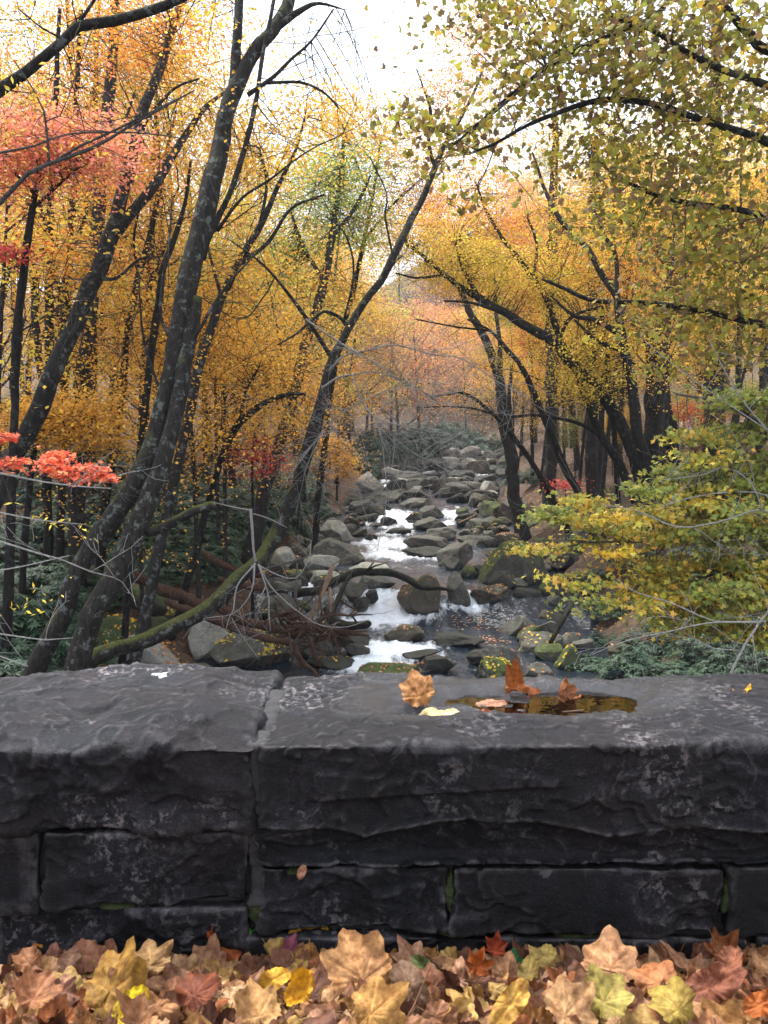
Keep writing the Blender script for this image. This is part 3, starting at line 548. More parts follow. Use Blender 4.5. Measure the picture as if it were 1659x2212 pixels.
ROCKS = [
 # u centre, v of the foot, width, height, stone, leaves on top, tilt, flat, name, label
 (549, 1446, 190, 76, 'grey', 3, .06, .25, 'boulder', 'largest low oval boulder beside the stream, flat leaf-strewn top and pale lichen spots'),
 (684, 1424, 70, 52, 'grey', 0, .0, 0, 'boulder', 'pyramid-shaped grey boulder just below the red-brown root tangle'),
 (447, 1428, 108, 100, 'pale', 0, .2, 0, 'boulder', 'tall pale lichen-washed boulder right under the mossy leaning trunk'),
 (438, 1460, 56, 28, 'grey', 0, -.3, 0, 'rock', 'small tilted grey rock between the pale boulder and the wall'),
 (695, 1236, 78, 48, 'pale', 0, .28, .2, 'boulder', 'whitish slanting slab, brightest stone on the left side of the stream'),
 (735, 1216, 118, 54, 'grey', 0, -.1, .1, 'boulder', 'broad grey block lying behind the whitish slanting slab'),
 (733, 1172, 84, 58, 'pale', 0, -.55, .2, 'boulder', 'long pale slab sloping steeply down to the right into white water'),
 (792, 1116, 80, 36, 'dark', 0, 0, .1, 'boulder', 'wide dark boulder left of the upper white rapid'),
 (797, 1063, 64, 50, 'pale', 0, -.35, 0, 'boulder', 'pale wedge boulder at the foot of the yellow shrub far upstream'),
 (748, 1141, 62, 30, 'dark', 1, -.2, .1, 'rock', 'dark ledge rock between the sloping pale slab and the rapid'),
 (700, 1112, 32, 26, 'pale', 0, 0, .1, 'rock', 'small pale rock at left edge above the sloping slab'),
 (767, 1087, 28, 19, 'grey', 0, 0, 0, 'rock', 'small rounded rock perched on top of the wide dark boulder'),
 (644, 1181, 42, 24, 'grey', 0, 0, .1, 'rock', 'grey rock against the right side of the leaning trunk'),
 (638, 1199, 36, 24, 'grey', 0, 0, 0, 'rock', 'rounded grey rock just under the rock touching the leaning trunk'),
 (669, 1198, 17, 22, 'pale', 0, 0, 0, 'rock', 'tiny pale upright rock wedged beside the broad grey block'),
 (612, 1330, 94, 44, 'grey', 0, 0, 0, 'boulder', 'smooth dark rounded boulder behind the hanging dead branch'),
 (591, 1334, 62, 28, 'dark', 0, 0, 0, 'rock', 'smooth dark rock in front of the rounded boulder by the hanging branch'),
 (697, 1262, 74, 26, 'pale', 0, 0, .3, 'rock', 'pale flat rock at the left end of the arched log'),
 (800, 1239, 92, 18, 'pale', 0, 0, .4, 'rock', 'long pale flat slab awash just above the arched log'),
 (766, 1293, 66, 40, 'grey', 0, .1, .1, 'boulder', 'grey boulder under the middle of the arched log'),
 (812, 1273, 80, 28, 'grey', 0, 0, .2, 'rock', 'flat grey rock at the lip of the main fall'),
 (803, 1299, 28, 22, 'dark', 0, 0, 0, 'rock', 'small round black wet rock at left edge of the main fall'),
 (782, 1317, 40, 28, 'dark', 0, .2, 0, 'rock', 'glossy wet tilted rock beside the white plunge of the main fall'),
 (870, 1387, 92, 36, 'brown', 2, -.08, .1, 'boulder', 'leaf-dotted oval rock alone in the pool below the main fall'),
 (752, 1402, 94, 38, 'dark', 0, 0, .2, 'boulder', 'dark angular boulder under the end of the black driftwood'),
 (778, 1419, 70, 24, 'dark', 0, -.2, .1, 'rock', 'dark wedge rock pointing into the lower rapid from the left'),
 (713, 1447, 104, 20, 'dark', 1, 0, .3, 'rock', 'long flat dark slab at the water edge right of the trailing root'),
 (836, 1473, 142, 36, 'mossy', 2, .05, .2, 'boulder', 'mossy low boulder with yellow leaves cut off by the wall top'),
 (801, 1169, 28, 15, 'dark', 0, 0, 0, 'rock', 'small black rock standing in foam by the sloping pale slab'),
 (840, 1137, 38, 20, 'dark', 0, 0, .1, 'rock', 'dark rock splitting the upper white rapid'),
 (791, 1129, 50, 19, 'dark', 0, .1, .2, 'rock', 'flat dark rock at the left bank of the upper white rapid'),
 (1105, 1262, 143, 92, 'mossy', 3, 0, .05, 'boulder', 'huge round boulder with dark green moss cap, leaves and a pale lower rim'),
 (912, 1325, 100, 88, 'brown', 2, .42, 0, 'boulder', 'big brown wedge boulder leaning beside the main fall'),
 (990, 1308, 46, 72, 'grey', 0, .1, 0, 'boulder', 'upright lichened boulder pressed against right side of the brown wedge boulder'),
 (928, 1191, 112, 38, 'grey', 0, -.17, 0, 'boulder', 'smooth long whale-backed boulder in mid stream'),
 (915, 1204, 104, 25, 'dark', 0, -.1, .1, 'boulder', 'dark low slab just below the whale-backed boulder'),
 (983, 1222, 86, 50, 'grey', 0, .25, 0, 'boulder', 'sloping grey boulder left of the huge mossy one'),
 (977, 1230, 44, 26, 'grey', 0, 0, 0, 'rock', 'low grey rock at the foot of the sloping grey boulder'),
 (953, 1166, 66, 30, 'grey', 0, -.12, 0, 'boulder', 'rounded grey boulder right behind the whale-backed boulder'),
 (1026, 1179, 80, 26, 'grey', 0, -.15, .1, 'boulder', 'long grey rock sloping right, behind the sloping grey boulder'),
 (1030, 1147, 60, 28, 'grey', 0, .1, .1, 'boulder', 'angular grey rock below the pale driftwood stick'),
 (928, 1144, 76, 28, 'grey', 0, .1, .1, 'boulder', 'broad flat-topped grey rock between the two upper rapids'),
 (934, 1118, 52, 28, 'grey', 0, .1, 0, 'boulder', 'pointed pale-topped rock between the two upper rapids'),
 (893, 1130, 36, 24, 'dark', 1, .2, 0, 'rock', 'dark rock right beside the upper white rapid'),
 (1060, 1118, 64, 46, 'mossy', 0, .35, 0, 'boulder', 'moss-covered ridge-shaped boulder left of the slender right bank trunk'),
 (1008, 1127, 54, 26, 'dark', 0, .35, .1, 'boulder', 'dark sloping slab in front of the moss-covered ridge boulder'),
 (1119, 1124, 78, 44, 'brown', 2, 0, .1, 'boulder', 'brown leaf-topped boulder behind the foot of slender right bank trunk'),
 (1097, 1177, 60, 28, 'brown', 3, -.1, .1, 'boulder', 'pinkish rock with red leaves above the huge mossy boulder'),
 (984, 1037, 45, 20, 'dark', 0, 0, 0, 'boulder', 'smooth dark dome rock far upstream in the right channel'),
 (907, 1056, 52, 24, 'grey', 0, 0, 0, 'boulder', 'mossy-grey dome rock far upstream in the left channel'),
 (970, 1056, 76, 24, 'brown', 0, .15, 0, 'boulder', 'long brown sloping rock below the smooth dark dome rock'),
 (892, 1079, 72, 22, 'grey', 0, .0, .2, 'boulder', 'wide flat rock in mid stream above the upper rapid'),
 (898, 1099, 66, 22, 'grey', 0, 0, .3, 'boulder', 'wide flat slab nearest above the upper rapid'),
 (958, 1073, 30, 22, 'grey', 0, .3, 0, 'rock', 'blocky tilted rock below the long brown sloping rock'),
 (986, 1086, 48, 22, 'dark', 0, .1, .1, 'rock', 'dark rock at the top of the right upper rapid'),
 (1020, 1080, 44, 20, 'grey', 0, -.1, .1, 'rock', 'grey rock against the right bank above the mossy ridge'),
 (864, 1056, 36, 20, 'dark', 0, .1, 0, 'rock', 'dark rock at right of the topmost white fall'),
 (930, 1028, 36, 12, 'pale', 0, 0, .2, 'rock', 'pale flat rock upstream of the mossy-grey dome rock'),
 (927, 1044, 50, 15, 'dark', 0, 0, .1, 'rock', 'dark rock just upstream of the mossy-grey dome rock'),
 (1019, 1016, 34, 16, 'pale', 0, 0, .2, 'rock', 'pale slab farthest right near the head of the stream'),
 (940, 1008, 26, 11, 'dark', 0, 0, 0, 'rock', 'dark rock in the middle near the head of the stream'),
 (887, 1011, 42, 11, 'grey', 0, 0, .2, 'rock', 'flat grey rock on the left near the head of the stream'),
 (853, 1038, 52, 26, 'grey', 0, -.2, 0, 'rock', 'grey rock above the topmost white fall beside the pale wedge'),
 (860, 1154, 58, 11, 'dark', 0, 0, .4, 'rock', 'thin dark slab barely above water below the upper rapid'),
 (1014, 1248, 38, 25, 'mossy', 0, 0, 0, 'rock', 'small mossy rock touching left foot of the huge mossy boulder'),
 (1060, 1304, 84, 40, 'brown', 3, .1, .2, 'boulder', 'flat brown ledge with leaves beneath the huge mossy boulder'),
 (1194, 1294, 56, 45, 'mossy', 2, 0, 0, 'boulder', 'mossy knob boulder lower right of the huge mossy boulder'),
 (1138, 1302, 62, 30, 'dark', 0, 0, .1, 'boulder', 'black rock in the shade between ledge and mossy knob boulder'),
 (1172, 1323, 46, 14, 'pale', 1, 0, .2, 'rock', 'low pale rock with leaves at right edge of the pool'),
 (1119, 1373, 84, 44, 'grey', 0, .15, 0, 'boulder', 'smooth dark green-grey boulder at the right side of the pool'),
 (1141, 1388, 54, 34, 'mossy', 3, .1, .1, 'boulder', 'leaf-covered boulder behind right of the smooth pool boulder'),
 (1168, 1414, 94, 46, 'grey', 2, -.05, .1, 'boulder', 'broad grey boulder near the lower right bank'),
 (1075, 1443, 96, 54, 'grey', 1, -.3, 0, 'boulder', 'sloping smooth boulder standing behind the curled leaf on the wall'),
 (1046, 1440, 78, 31, 'dark', 0, 0, .1, 'boulder', 'low dark boulder left of the sloping smooth boulder'),
 (1072, 1471, 80, 46, 'mossy', 4, 0, 0, 'boulder', 'rounded boulder thick with yellow leaves right behind the wall'),
 (1225, 1448, 60, 50, 'mossy', 2, 0, 0, 'boulder', 'squat lichened boulder at the lower right bank bushes'),
 (1163, 1467, 62, 32, 'grey', 1, 0, .1, 'boulder', 'grey boulder behind the wall right of the leaf-thick one'),
 (946, 1454, 78, 36, 'dark', 1, .1, .2, 'boulder', 'dark wet ledge in mid stream just behind the wall'),
 (912, 1454, 62, 22, 'dark', 3, 0, .3, 'rock', 'flat dark rock with leaves beside the low mossy boulder'),
 (989, 1396, 108, 20, 'dark', 0, -.05, .3, 'rock', 'long low wet slab across the pool below the fall'),
 (910, 1425, 82, 15, 'dark', 0, .05, .3, 'rock', 'thin black slab in the foam of the lower rapid'),
 (1234, 1402, 54, 40, 'grey', 1, .4, 0, 'boulder', 'tilted boulder between broad grey boulder and right bank'),
 (1255, 1254, 56, 28, 'grey', 2, .2, .1, 'boulder', 'greenish boulder on the right bank under the yellow maple'),
 (1166, 1212, 44, 40, 'grey', 0, 0, 0, 'boulder', 'grey boulder touching right shoulder of the huge mossy boulder'),
 (1222, 1226, 70, 36, 'dark', 1, 0, .2, 'boulder', 'dark overhanging rock on the right bank beneath the maple leaves'),
 (1140, 1145, 46, 18, 'mossy', 0, .15, .1, 'rock', 'low mossy rock right of the slender right bank trunk foot'),
 (1182, 1230, 26, 18, 'grey', 0, 0, 0, 'rock', 'small grey rock right of the huge mossy boulder'),
 (1055, 1168, 26, 21, 'grey', 0, 0, 0, 'rock', 'small upright rock left of the pinkish leafy rock'),
 (262, 1420, 140, 84, 'mossy', 5, -.12, .15, 'boulder', 'big moss-sided boulder with leafy top behind the leaning mossy trunk'),
 (318, 1464, 165, 96, 'pale', 3, -.1, .2, 'boulder', 'pale lichened boulder under the mossy trunk at the wall'),
 (312, 1328, 116, 62, 'mossy', 4, -.1, .1, 'boulder', 'mossy boulder uphill at the end of the long rotted log'),
 (366, 1345, 112, 34, 'mossy', 3, 0, .3, 'boulder', 'flat mossy ledge rock below the long rotted log'),
 (350, 1368, 46, 34, 'mossy', 0, 0, 0, 'rock', 'small round mossy rock above the leaning trunk'),
 (610, 1236, 60, 56, 'pale', 0, .3, 0, 'boulder', 'pale boulder leaning on the foot of the upright trunk bend'),
]
def place_rock(u, v, wu, hu, kind, nleaf, tilt, flat, name, label, seed, group=None):
    h = hit(u, v); d = h[1]; w = wu * d / FU; hh = hu * d / FU * 1.02; dep = min(max(w * .8, hh * .9), w * 1.1 + .2); dep = max(dep, .6 * w)
    c = np.array([h[0], d + dep * .36, h[2] + hh * .5 - .22 * hh]); c[0] *= c[1] / d
    dims = (w * 1.06, dep, hh * 1.44 / max(.8, 1 + 0 * abs(tilt)))
    if abs(tilt) > .05: dims = (w * 1.02, dep, max(.28 * w, dims[2] - abs(math.sin(tilt)) * w * .75))
    lv = 5 if wu > 60 else (4 if wu > 22 else 3)
    mb = rock_mb(c, dims, seed, lv, 12 + seed % 7, tilt, flat); v = mb.verts()
    o = solo(name, mb, M[kind], label, 'boulder' if name == 'boulder' else 'rock', group, loc=(c[0], c[1], h[2] - .12))
    if nleaf: ROCKTOPS.append((v, np.concatenate(mb.t), nleaf, w))
    return o
for k, r in enumerate(ROCKS): place_rock(*r, seed=200 + k)
# loose stones along both edges and at the head of the stream: alike within each reach
REACH = [(16, 20, 'small stone jumbled along the {} edge of the pool below the fall', 18), (20.5, 26, 'small stone jumbled along {} edge of calm water above arched log', 20),
         (26, 33, 'small stone jumbled along the {} stream edge beside the middle rapids', 24), (33, 42, 'small stone jumbled along the {} stream edge beside the upper rapids', 24)]
for (ya, yb, lab, n) in REACH:
    for side in (-1, 1):
        for k in range(n if side < 0 or ya > 18 else 8):
            y = rng.uniform(ya, yb); x = float(xcen(y) + side * (hwid(y) + rng.normal(.12, .65))); u, v = proj((x, y, float(S(x, y))))
            w = rng.uniform(.28, .75); hh = w * rng.uniform(.4, .65)
            place_rock(u, v + 1, w * FU / y, hh * FU / y, ['grey', 'dark', 'mossy', 'grey', 'brown'][int(rng.integers(5))], int(rng.random() < .3), rng.normal(0, .15), rng.uniform(0, .2), 'stone',
                       lab.format('left' if side < 0 else 'right'), 400 + int(ya * 10) + side * 60 + k, 'loose stones along the stream edges')
for k in range(95):
    y = rng.uniform(40, 88); x = float(xcen(y) + rng.uniform(-1.15, 1.15) * hwid(y)); u, v = proj((x, y, float(S(x, y)))); w = rng.uniform(.5, 1.9) * (.7 + y / 140); hh = w * rng.uniform(.32, .55)
    place_rock(u, v, w * FU / y, hh * FU / y, ['grey', 'dark', 'pale', 'dark', 'brown', 'grey'][int(rng.integers(6))], 0, rng.normal(0, .12), rng.uniform(0, .2), 'stone',
               'grey stone among the many crowding the narrow head of the stream far upstream', 900 + k, 'stones crowding the head of the stream')

# ------------------------------------------------------------------ driftwood and logs
def px(path, dd=None):
    return np.array([P(*p[:3]) if dd is None else P(p[0], p[1], dd) for p in path])
def log(name, label, cat, path, mats, rough=.18, sides=10, group=None, step=.15, twigs=0):
    pts = np.array([P(a, b, d) for a, b, d, _ in path]); rad = np.array([r * d / FU for a, b, d, r in path]); pts, rad = resample(pts, rad, step)
    pts = pts + .5 * rad[:, None] * np.stack([fbm(pts * 2.2, 2, 3), fbm(pts * 2.2, 2, 5), fbm(pts * 2.2, 2, 7)], -1)
    mb = MB(); tube(mb, pts, rad, sides, rough, seed=int(path[0][0]))
    t = thing(name, label, cat, pts[0] - np.array([0, 0, rad[0]]), group) if twigs else None
    if not twigs: return solo(name, mb, M[mats], label, cat, group, loc=pts[0])
    part('trunk', mb, M[mats], t)
    for k in range(twigs):
        i = int(rng.integers(len(pts) // 4, len(pts))); m2 = MB(); grow(m2, pts[i], rng.normal(0, 1, 3) + np.array([0, 0, .5]), rng.uniform(.3, .7), rad[i] * .35, 1, [], .3, 0, (1, 3), .7, 4); part('branch_stub', m2, M[mats], t)
    return t
log('rotted_log', 'longest red-brown rotted log slanting down the left bank to the root tangle', 'log', [(262, 1233, 14.6, 10), (327, 1261, 14.9, 13), (390, 1288, 15.2, 13), (451, 1312, 15.5, 12), (520, 1336, 15.8, 11), (600, 1362, 16.1, 9)], 'wood_brown', .3, 12)
log('rotted_log', 'thinner rotted log lying below and along the longest red-brown log', 'log', [(360, 1298, 14.4, 7), (425, 1324, 14.7, 8), (500, 1354, 15, 9), (560, 1374, 15.2, 9), (625, 1388, 15.4, 6)], 'wood_brown', .3, 10)
log('rotted_log', 'rotted log on the bank behind the hanging dead branch', 'log', [(440, 1196, 18, 7), (480, 1218, 18, 8), (530, 1240, 18, 7), (580, 1244, 18, 5)], 'wood_brown', .3, 10)
log('rotted_log', 'short brown log under the fork of pale hanging twigs', 'log', [(470, 1250, 17, 6), (520, 1262, 17, 7), (570, 1272, 17, 6)], 'wood_brown', .3, 9)
log('arched_log', 'dark arched driftwood log reaching over the stream to the brown wedge boulder', 'log', [(632, 1286, 19.3, 10), (660, 1277, 19.4, 10), (693, 1271, 19.5, 9), (727, 1251, 19.6, 9), (764, 1237, 19.7, 9), (821, 1237, 19.8, 9), (870, 1246, 19.8, 8), (907, 1264, 19.6, 7), (945, 1272, 19.5, 5), (978, 1277, 19.4, 3)], 'bark_dark', .2, 12, twigs=2)
log('driftwood', 'pale barkless snag standing up out of the root tangle', 'driftwood', [(662, 1352, 16.6, 4), (681, 1317, 16.7, 5), (698, 1280, 16.8, 5), (711, 1248, 16.9, 5.5), (717, 1222, 16.9, 4)], 'wood_pale', .3, 9, twigs=2)
log('driftwood', 'dark stick leaning up to the arched log from the root tangle', 'driftwood', [(712, 1335, 17.6, 7), (728, 1300, 18, 6), (740, 1272, 18.3, 5), (754, 1243, 18.6, 4)], 'bark_dark', .3, 8)
log('driftwood', 'thick black driftwood ending in a broken stub at the plunge pool', 'driftwood', [(705, 1318, 17.4, 8), (722, 1340, 17, 10), (750, 1356, 16.8, 11), (790, 1352, 16.7, 9), (800, 1346, 16.7, 5)], 'bark_dark', .35, 10, twigs=2)
log('driftwood', 'short grey snag curving behind the pale barkless snag', 'driftwood', [(713, 1326, 17.2, 3), (716, 1295, 17.3, 3.5), (712, 1270, 17.4, 3)], 'wood_pale', .3, 7)
log('driftwood', 'upright weathered grey stick between the rounded boulder and root tangle', 'driftwood', [(635, 1336, 16.4, 3.5), (637, 1290, 16.5, 3.2), (640, 1250, 16.5, 2.8), (641, 1216, 16.6, 2.5)], 'bark_twig', .2, 7)
log('driftwood', 'brown driftwood lying on the stones right of the root tangle', 'driftwood', [(690, 1352, 16.5, 5), (720, 1362, 16.5, 6), (760, 1368, 16.4, 6), (798, 1372, 16.3, 3)], 'wood_brown', .35, 9)
log('driftwood', 'slim brown driftwood reaching right from under the pale snag', 'driftwood', [(730, 1294, 18.2, 2.5), (750, 1306, 18.1, 2.5), (772, 1319, 18, 2)], 'wood_brown', .25, 7)
log('driftwood', 'pale bleached stick at the foot of the mossy ridge boulder', 'driftwood', [(990, 1130, 33.5, 2.2), (1012, 1121, 33.3, 2.6), (1030, 1111, 33.2, 1.8)], 'wood_pale', .2, 7)
log('driftwood', 'thin dead pole lying slantwise across the left bank rocks', 'driftwood', [(553, 1233, 16.5, 2.2), (600, 1222, 16.8, 2.3), (660, 1204, 17, 2), (690, 1190, 17.2, 1.4)], 'bark_twig', .1, 6)
log('driftwood', 'long fallen branch across the banks at the head of the stream', 'driftwood', [(905, 980, 78, 2), (930, 968, 78, 3), (965, 955, 78, 2.6), (1000, 938, 78, 2)], 'bark_twig', .2, 7)
log('driftwood', 'slanting dead trunk propped on the right bank under the maple', 'driftwood', [(1188, 1388, 16.5, 5), (1215, 1340, 16.8, 6), (1240, 1300, 17.2, 6), (1262, 1268, 17.6, 5), (1290, 1235, 18, 4)], 'bark_dark', .2, 9, twigs=2)
log('trailing_root', 'twisted brown root trailing from the tangle to the wall', 'root', [(640, 1395, 16, 5), (645, 1415, 15.7, 6), (658, 1434, 15.4, 5.5), (676, 1446, 15.1, 5), (688, 1458, 14.9, 4), (692, 1474, 14.8, 3)], 'wood_brown', .35, 8, twigs=3)
t = thing('root_tangle', 'red-brown tangle of washed-up roots in the middle of the driftwood pile', 'root tangle', P(665, 1395, 16))
for k in range(46):
    c = P(rng.uniform(610, 725), rng.normal(1358, 18), 16 + rng.uniform(-.5, .9)); m2 = MB()
    grow(m2, c, rng.normal(0, 1, 3) * np.array([1, .7, .45]), rng.uniform(.5, 1.3), rng.uniform(.014, .045), 1, [], .42, -.03, (1, 4), .8, 6); part('root', m2, M['wood_brown'], t)

# fallen leaves on boulder tops, banks and floating at the pool edge: nobody could count them
mb = MB(); kt = leaf_kite()
for v, f, n, w in ROCKTOPS:
    a, b, c = v[f[:, 0]], v[f[:, 1]], v[f[:, 2]]; nn = np.cross(b - a, c - a); ar = np.linalg.norm(nn, axis=1); nn = nn / (ar[:, None] + 1e-12); wgt = ar * sm((nn[:, 2] - .25) / .5) * sm(fbm((a + b + c) / 3 * 2.2, 3, 7) * 1.3 + .55)
    if wgt.sum() <= 0: continue
    k = rng.choice(len(f), int(n * w * w * 16 + n * 5), p=wgt / wgt.sum()); s = rng.random((2, len(k))); s = np.where(s.sum(0) > 1, 1 - s, s)
    p = a[k] + (b - a)[k] * s[0][:, None] + (c - a)[k] * s[1][:, None] + nn[k] * .012
    scatter(mb, kt, p, .075, tints(['brown', 'golden', 'rust', 'yellow'][int(rng.integers(4))], len(k)), .25, nn[k])
n = 15000; y = 9 + 40 * rng.random(n) ** 1.4; x = xcen(y) + np.where(rng.random(n) < .55, -1, 1) * (hwid(y) + .4 + np.abs(rng.normal(0, 4.5, n)))
z = G(x, y); keep = sm(fbm(np.stack([x, y, x * 0], -1) * .8, 3, 17) + .6) > rng.random(n); p = np.stack([x, y, z + .02], -1)[keep]
scatter(mb, kt, p, .095, np.where(rng.random((len(p), 1)) < .75, tints('brown', len(p)), tints('golden', len(p))), .3)
cc = [(1130, 1325, 60, 9, 150), (1080, 1345, 60, 14, 90), (980, 1350, 60, 16, 40), (1060, 1385, 40, 12, 40)]
for (u, v, ru, rv, k) in cc:
    q = np.array([hit(u + a * ru, v + b * rv) for a, b in rng.normal(0, .6, (k, 2))]); q[:, 2] = zs(q[:, 1]) + .03; scatter(mb, kt, q, .07, tints('rust', k), .06)
solo('fallen_leaves', mb, M['leaf'], 'scattered fallen leaves on boulder tops and banks', None, None, 'stuff', loc=(0, 16, -3), smooth=False, tint=True)
# ------------------------------------------------------------------ trees with their own shape
STAR, KITE, LONG, BROAD = leaf_star(), leaf_kite(), leaf_long(), leaf_broad()
def to_ground(path):
    """path of (u, v, d, r): points and radii, carried down to the soil at the foot."""
    pts = [P(a, b, d) for a, b, d, _ in path]; rad = [r * d / FU for a, b, d, r in path]
    p, dr = pts[0], unit(pts[0] - pts[1]); dr = unit(dr + np.array([0, 0, -.25])); ex, k = [], 0
    while p[2] > float(G(p[0], p[1])) - .15 and k < 40: p = p + dr * .3; ex.append(p); k += 1
    if ex: pts = [ex[-1]] + ([ex[len(ex) // 2]] if len(ex) > 3 else []) + pts; rad = [rad[0] * 1.35] + ([rad[0] * 1.1] if len(ex) > 3 else []) + rad
    return np.array(pts), np.array(rad)
def wiggle(pts, rad, seed, amt=.35):
    k = 1.3; return pts + amt * rad[:, None] * np.stack([fbm(pts * k, 3, seed), fbm(pts * k, 3, seed + 3), fbm(pts * k, 3, seed + 6)], -1)
def hero(name, label, cat, trunks, limbs, barkm, clumps=(), leaf=STAR, size=.1, tilt=.55, twigs=0, twl=(.7, 1.8), twr=.007, twlv=1, lm='leaf', off=None, group=None, srad=.45, limbm=None, foll='foliage', down=0, twup=.02, link=.45):
    if leaf is KITE: size *= .78
    tp = []
    for i, tr in enumerate(trunks):
        p, r = to_ground(tr) if off is None and (i == 0 or tr[0][3] >= 12 and tr[0][1] > 1000) else (np.array([P(a, b, d) for a, b, d, _ in tr]), np.array([x[3] * x[2] / FU for x in tr]))
        p, r = resample(p, r, .12); tp.append((wiggle(p, r, 11 + i), r))
    base = tp[0][0][0] if tp else P(*limbs[0][0][:3])
    root = thing(name, label, cat, base, group); sk = []
    for p, r in tp:
        mb = MB(); tube(mb, p, r, 18 if r[0] > .08 else 10, .10, seed=int(abs(p[0, 0]) * 10)); part('trunk', mb, M[barkm], root); sk.append((p, r))
    for li in limbs:
        p, r = np.array([P(a, b, d) for a, b, d, _ in li]), np.array([x[3] * x[2] / FU for x in li]); p, r = resample(p, r, .10); p = wiggle(p, r, 31 + len(sk), .5)
        mb = MB(); tube(mb, p, r, 9 if r[0] > .03 else 6, .08, seed=len(sk)); part('limb', mb, M[limbm or barkm], root); sk.append((p, r))
    A = np.concatenate([p[len(p) // 3:] for p, r in sk]); AR = np.concatenate([r[len(p) // 3:] for p, r in sk])
    mb = MB()
    for _ in range(twigs):
        w = 1 / (AR + .012); k = rng.choice(len(A), p=w / w.sum()); grow(mb, A[k], rng.normal(0, 1, 3) * np.array([1, .8, .7]) + np.array([0, 0, .15]), rng.uniform(*twl), min(AR[k] * .7, twr), twlv, [], .22, twup, (2, 5), .6, 4, .0022)
    fm = MB()
    for (u, v, d, ru, rv, n, pal) in clumps:
        n = int(n * (2.3 if leaf is KITE else 1)); c = P(u, v, d); rx = ru * d / FU; rz = rv * d / FU
        pos, cc = sprays(c, (rx, min(rx, 1.6), rz), n, 24, srad * min(1, rx / .5)); tn = tints(pal, len(pos)) * np.repeat(rng.uniform(.8, 1.12, len(cc)), 24)[:, None]
        scatter(fm, leaf, pos, size, tn, tilt, None if not down else np.array([0, -.35, .8]))
        for q in cc:
            if rng.random() < link:
                k = int(np.argmin(((A - q) ** 2).sum(1) + rng.random(len(A)) * .3)); a = A[k]; L = np.linalg.norm(q - a)
                if L < 2.0:
                    md = (a + q) / 2 + rng.normal(0, .10, 3) * L + np.array([0, 0, .08 * L]); t = np.linspace(0, 1, 7)[:, None]
                    tube(mb, (1 - t) ** 2 * a + 2 * t * (1 - t) * md + t * t * q, np.linspace(min(.009, AR[k] * .6), .003, 7), 4)
                    for _k in range(2): grow(mb, q, q - a, .5, .003, 0, [], .3, 0, (1, 2), .6, 3, .002)
    if mb.n: part('sprays', mb, M[limbm or ('bark_twig' if barkm == 'bark' else barkm)], root)
    if fm.n: part(foll, fm, M[lm], root, smooth=False, tint=True)
    return root

hero('forked_tree', 'large dark twin-stemmed tree leaning right over the left bank, forked near the top', 'tree',
     [[(92, 1425, 9.9, 22.14), (160, 1250, 10, 19.68), (235, 1137, 10.1, 22.14), (300, 1030, 10.2, 22.14), (330, 962, 10.3, 20.5), (355, 862, 10.4, 18.04), (380, 745, 10.6, 20.5), (402, 640, 10.8, 22.14), (428, 530, 11, 21.32), (455, 410, 11.2, 20.5), (485, 290, 11.5, 18.86), (512, 190, 11.8, 17.22), (545, 125, 12, 13.94), (592, 62, 12.2, 13.12), (625, 0, 12.5, 12.3), (655, -90, 13, 9.84), (690, -200, 13.5, 5.74)],
      [(150, 1467, 9.6, 24.6), (195, 1350, 9.7, 22.96), (240, 1262, 9.75, 25.42), (300, 1137, 9.9, 22.96), (340, 1040, 10.0, 20.5), (364, 960, 10.1, 18.04), (390, 862, 10.3, 16.4), (404, 750, 10.55, 16.4), (420, 640, 10.8, 13.94)],
      [(500, 235, 11.7, 12.3), (508, 150, 11.9, 10.66), (513, 80, 12, 9.84), (518, 0, 12.3, 9.02), (530, -90, 12.8, 7.38), (540, -180, 13, 4.1)]],
     [[(436, 560, 11, 7.38), (447, 520, 11, 6.56), (468, 475, 11.1, 6.56), (494, 422, 11.2, 5.74), (520, 350, 11.4, 5.74), (540, 280, 11.5, 4.92), (554, 205, 11.7, 4.92), (566, 125, 11.9, 4.1), (590, 10, 12.2, 4.1), (600, -60, 12.5, 2.46)],
      [(535, 205, 11.7, 4.92), (590, 165, 11.7, 4.1), (632, 125, 11.8, 3.28), (672, 90, 11.9, 2.46), (720, 20, 12, 1.64)],
      [(570, 178, 11.7, 3.69), (650, 178, 11.6, 3.28), (700, 200, 11.5, 2.46), (732, 234, 11.4, 1.64)],
      [(600, 55, 12.2, 7.38), (650, 25, 12.3, 5.74), (690, 8, 12.4, 3.28), (745, 22, 12.5, 1.23)],
      [(316, 1150, 9.9, 10.66), (350, 1142, 9.8, 10.66), (392, 1120, 9.7, 9.84), (430, 1103, 9.7, 9.84), (458, 1094, 9.7, 10.66), (466, 1098, 9.7, 4.92)],
      [(405, 745, 10.6, 4.92), (430, 715, 10.5, 4.1), (462, 660, 10.6, 3.28), (505, 600, 10.7, 2.46), (560, 540, 10.8, 1.64)],
      [(470, 500, 11.1, 4.1), (520, 430, 11, 3.28), (580, 390, 11, 2.46), (660, 330, 11.2, 1.64), (740, 290, 11.4, 1.23)],
      [(345, 840, 10.4, 3.28), (318, 760, 10.5, 3.28), (305, 690, 10.5, 2.46), (300, 600, 10.6, 1.64)],
      [(380, 745, 10.6, 4.92), (350, 690, 10.6, 3.28), (352, 600, 10.7, 3.28), (365, 520, 10.8, 2.46), (372, 430, 11, 1.64)]], 'bark_moss',
     [(560, 300, 12, 90, 90, 300, 'golden'), (480, 30, 12.8, 120, 40, 260, 'golden'), (740, 250, 13, 90, 50, 220, 'golden'), (800, 300, 13, 60, 50, 160, 'golden')], KITE, .075, twigs=70, twl=(.6, 1.8))
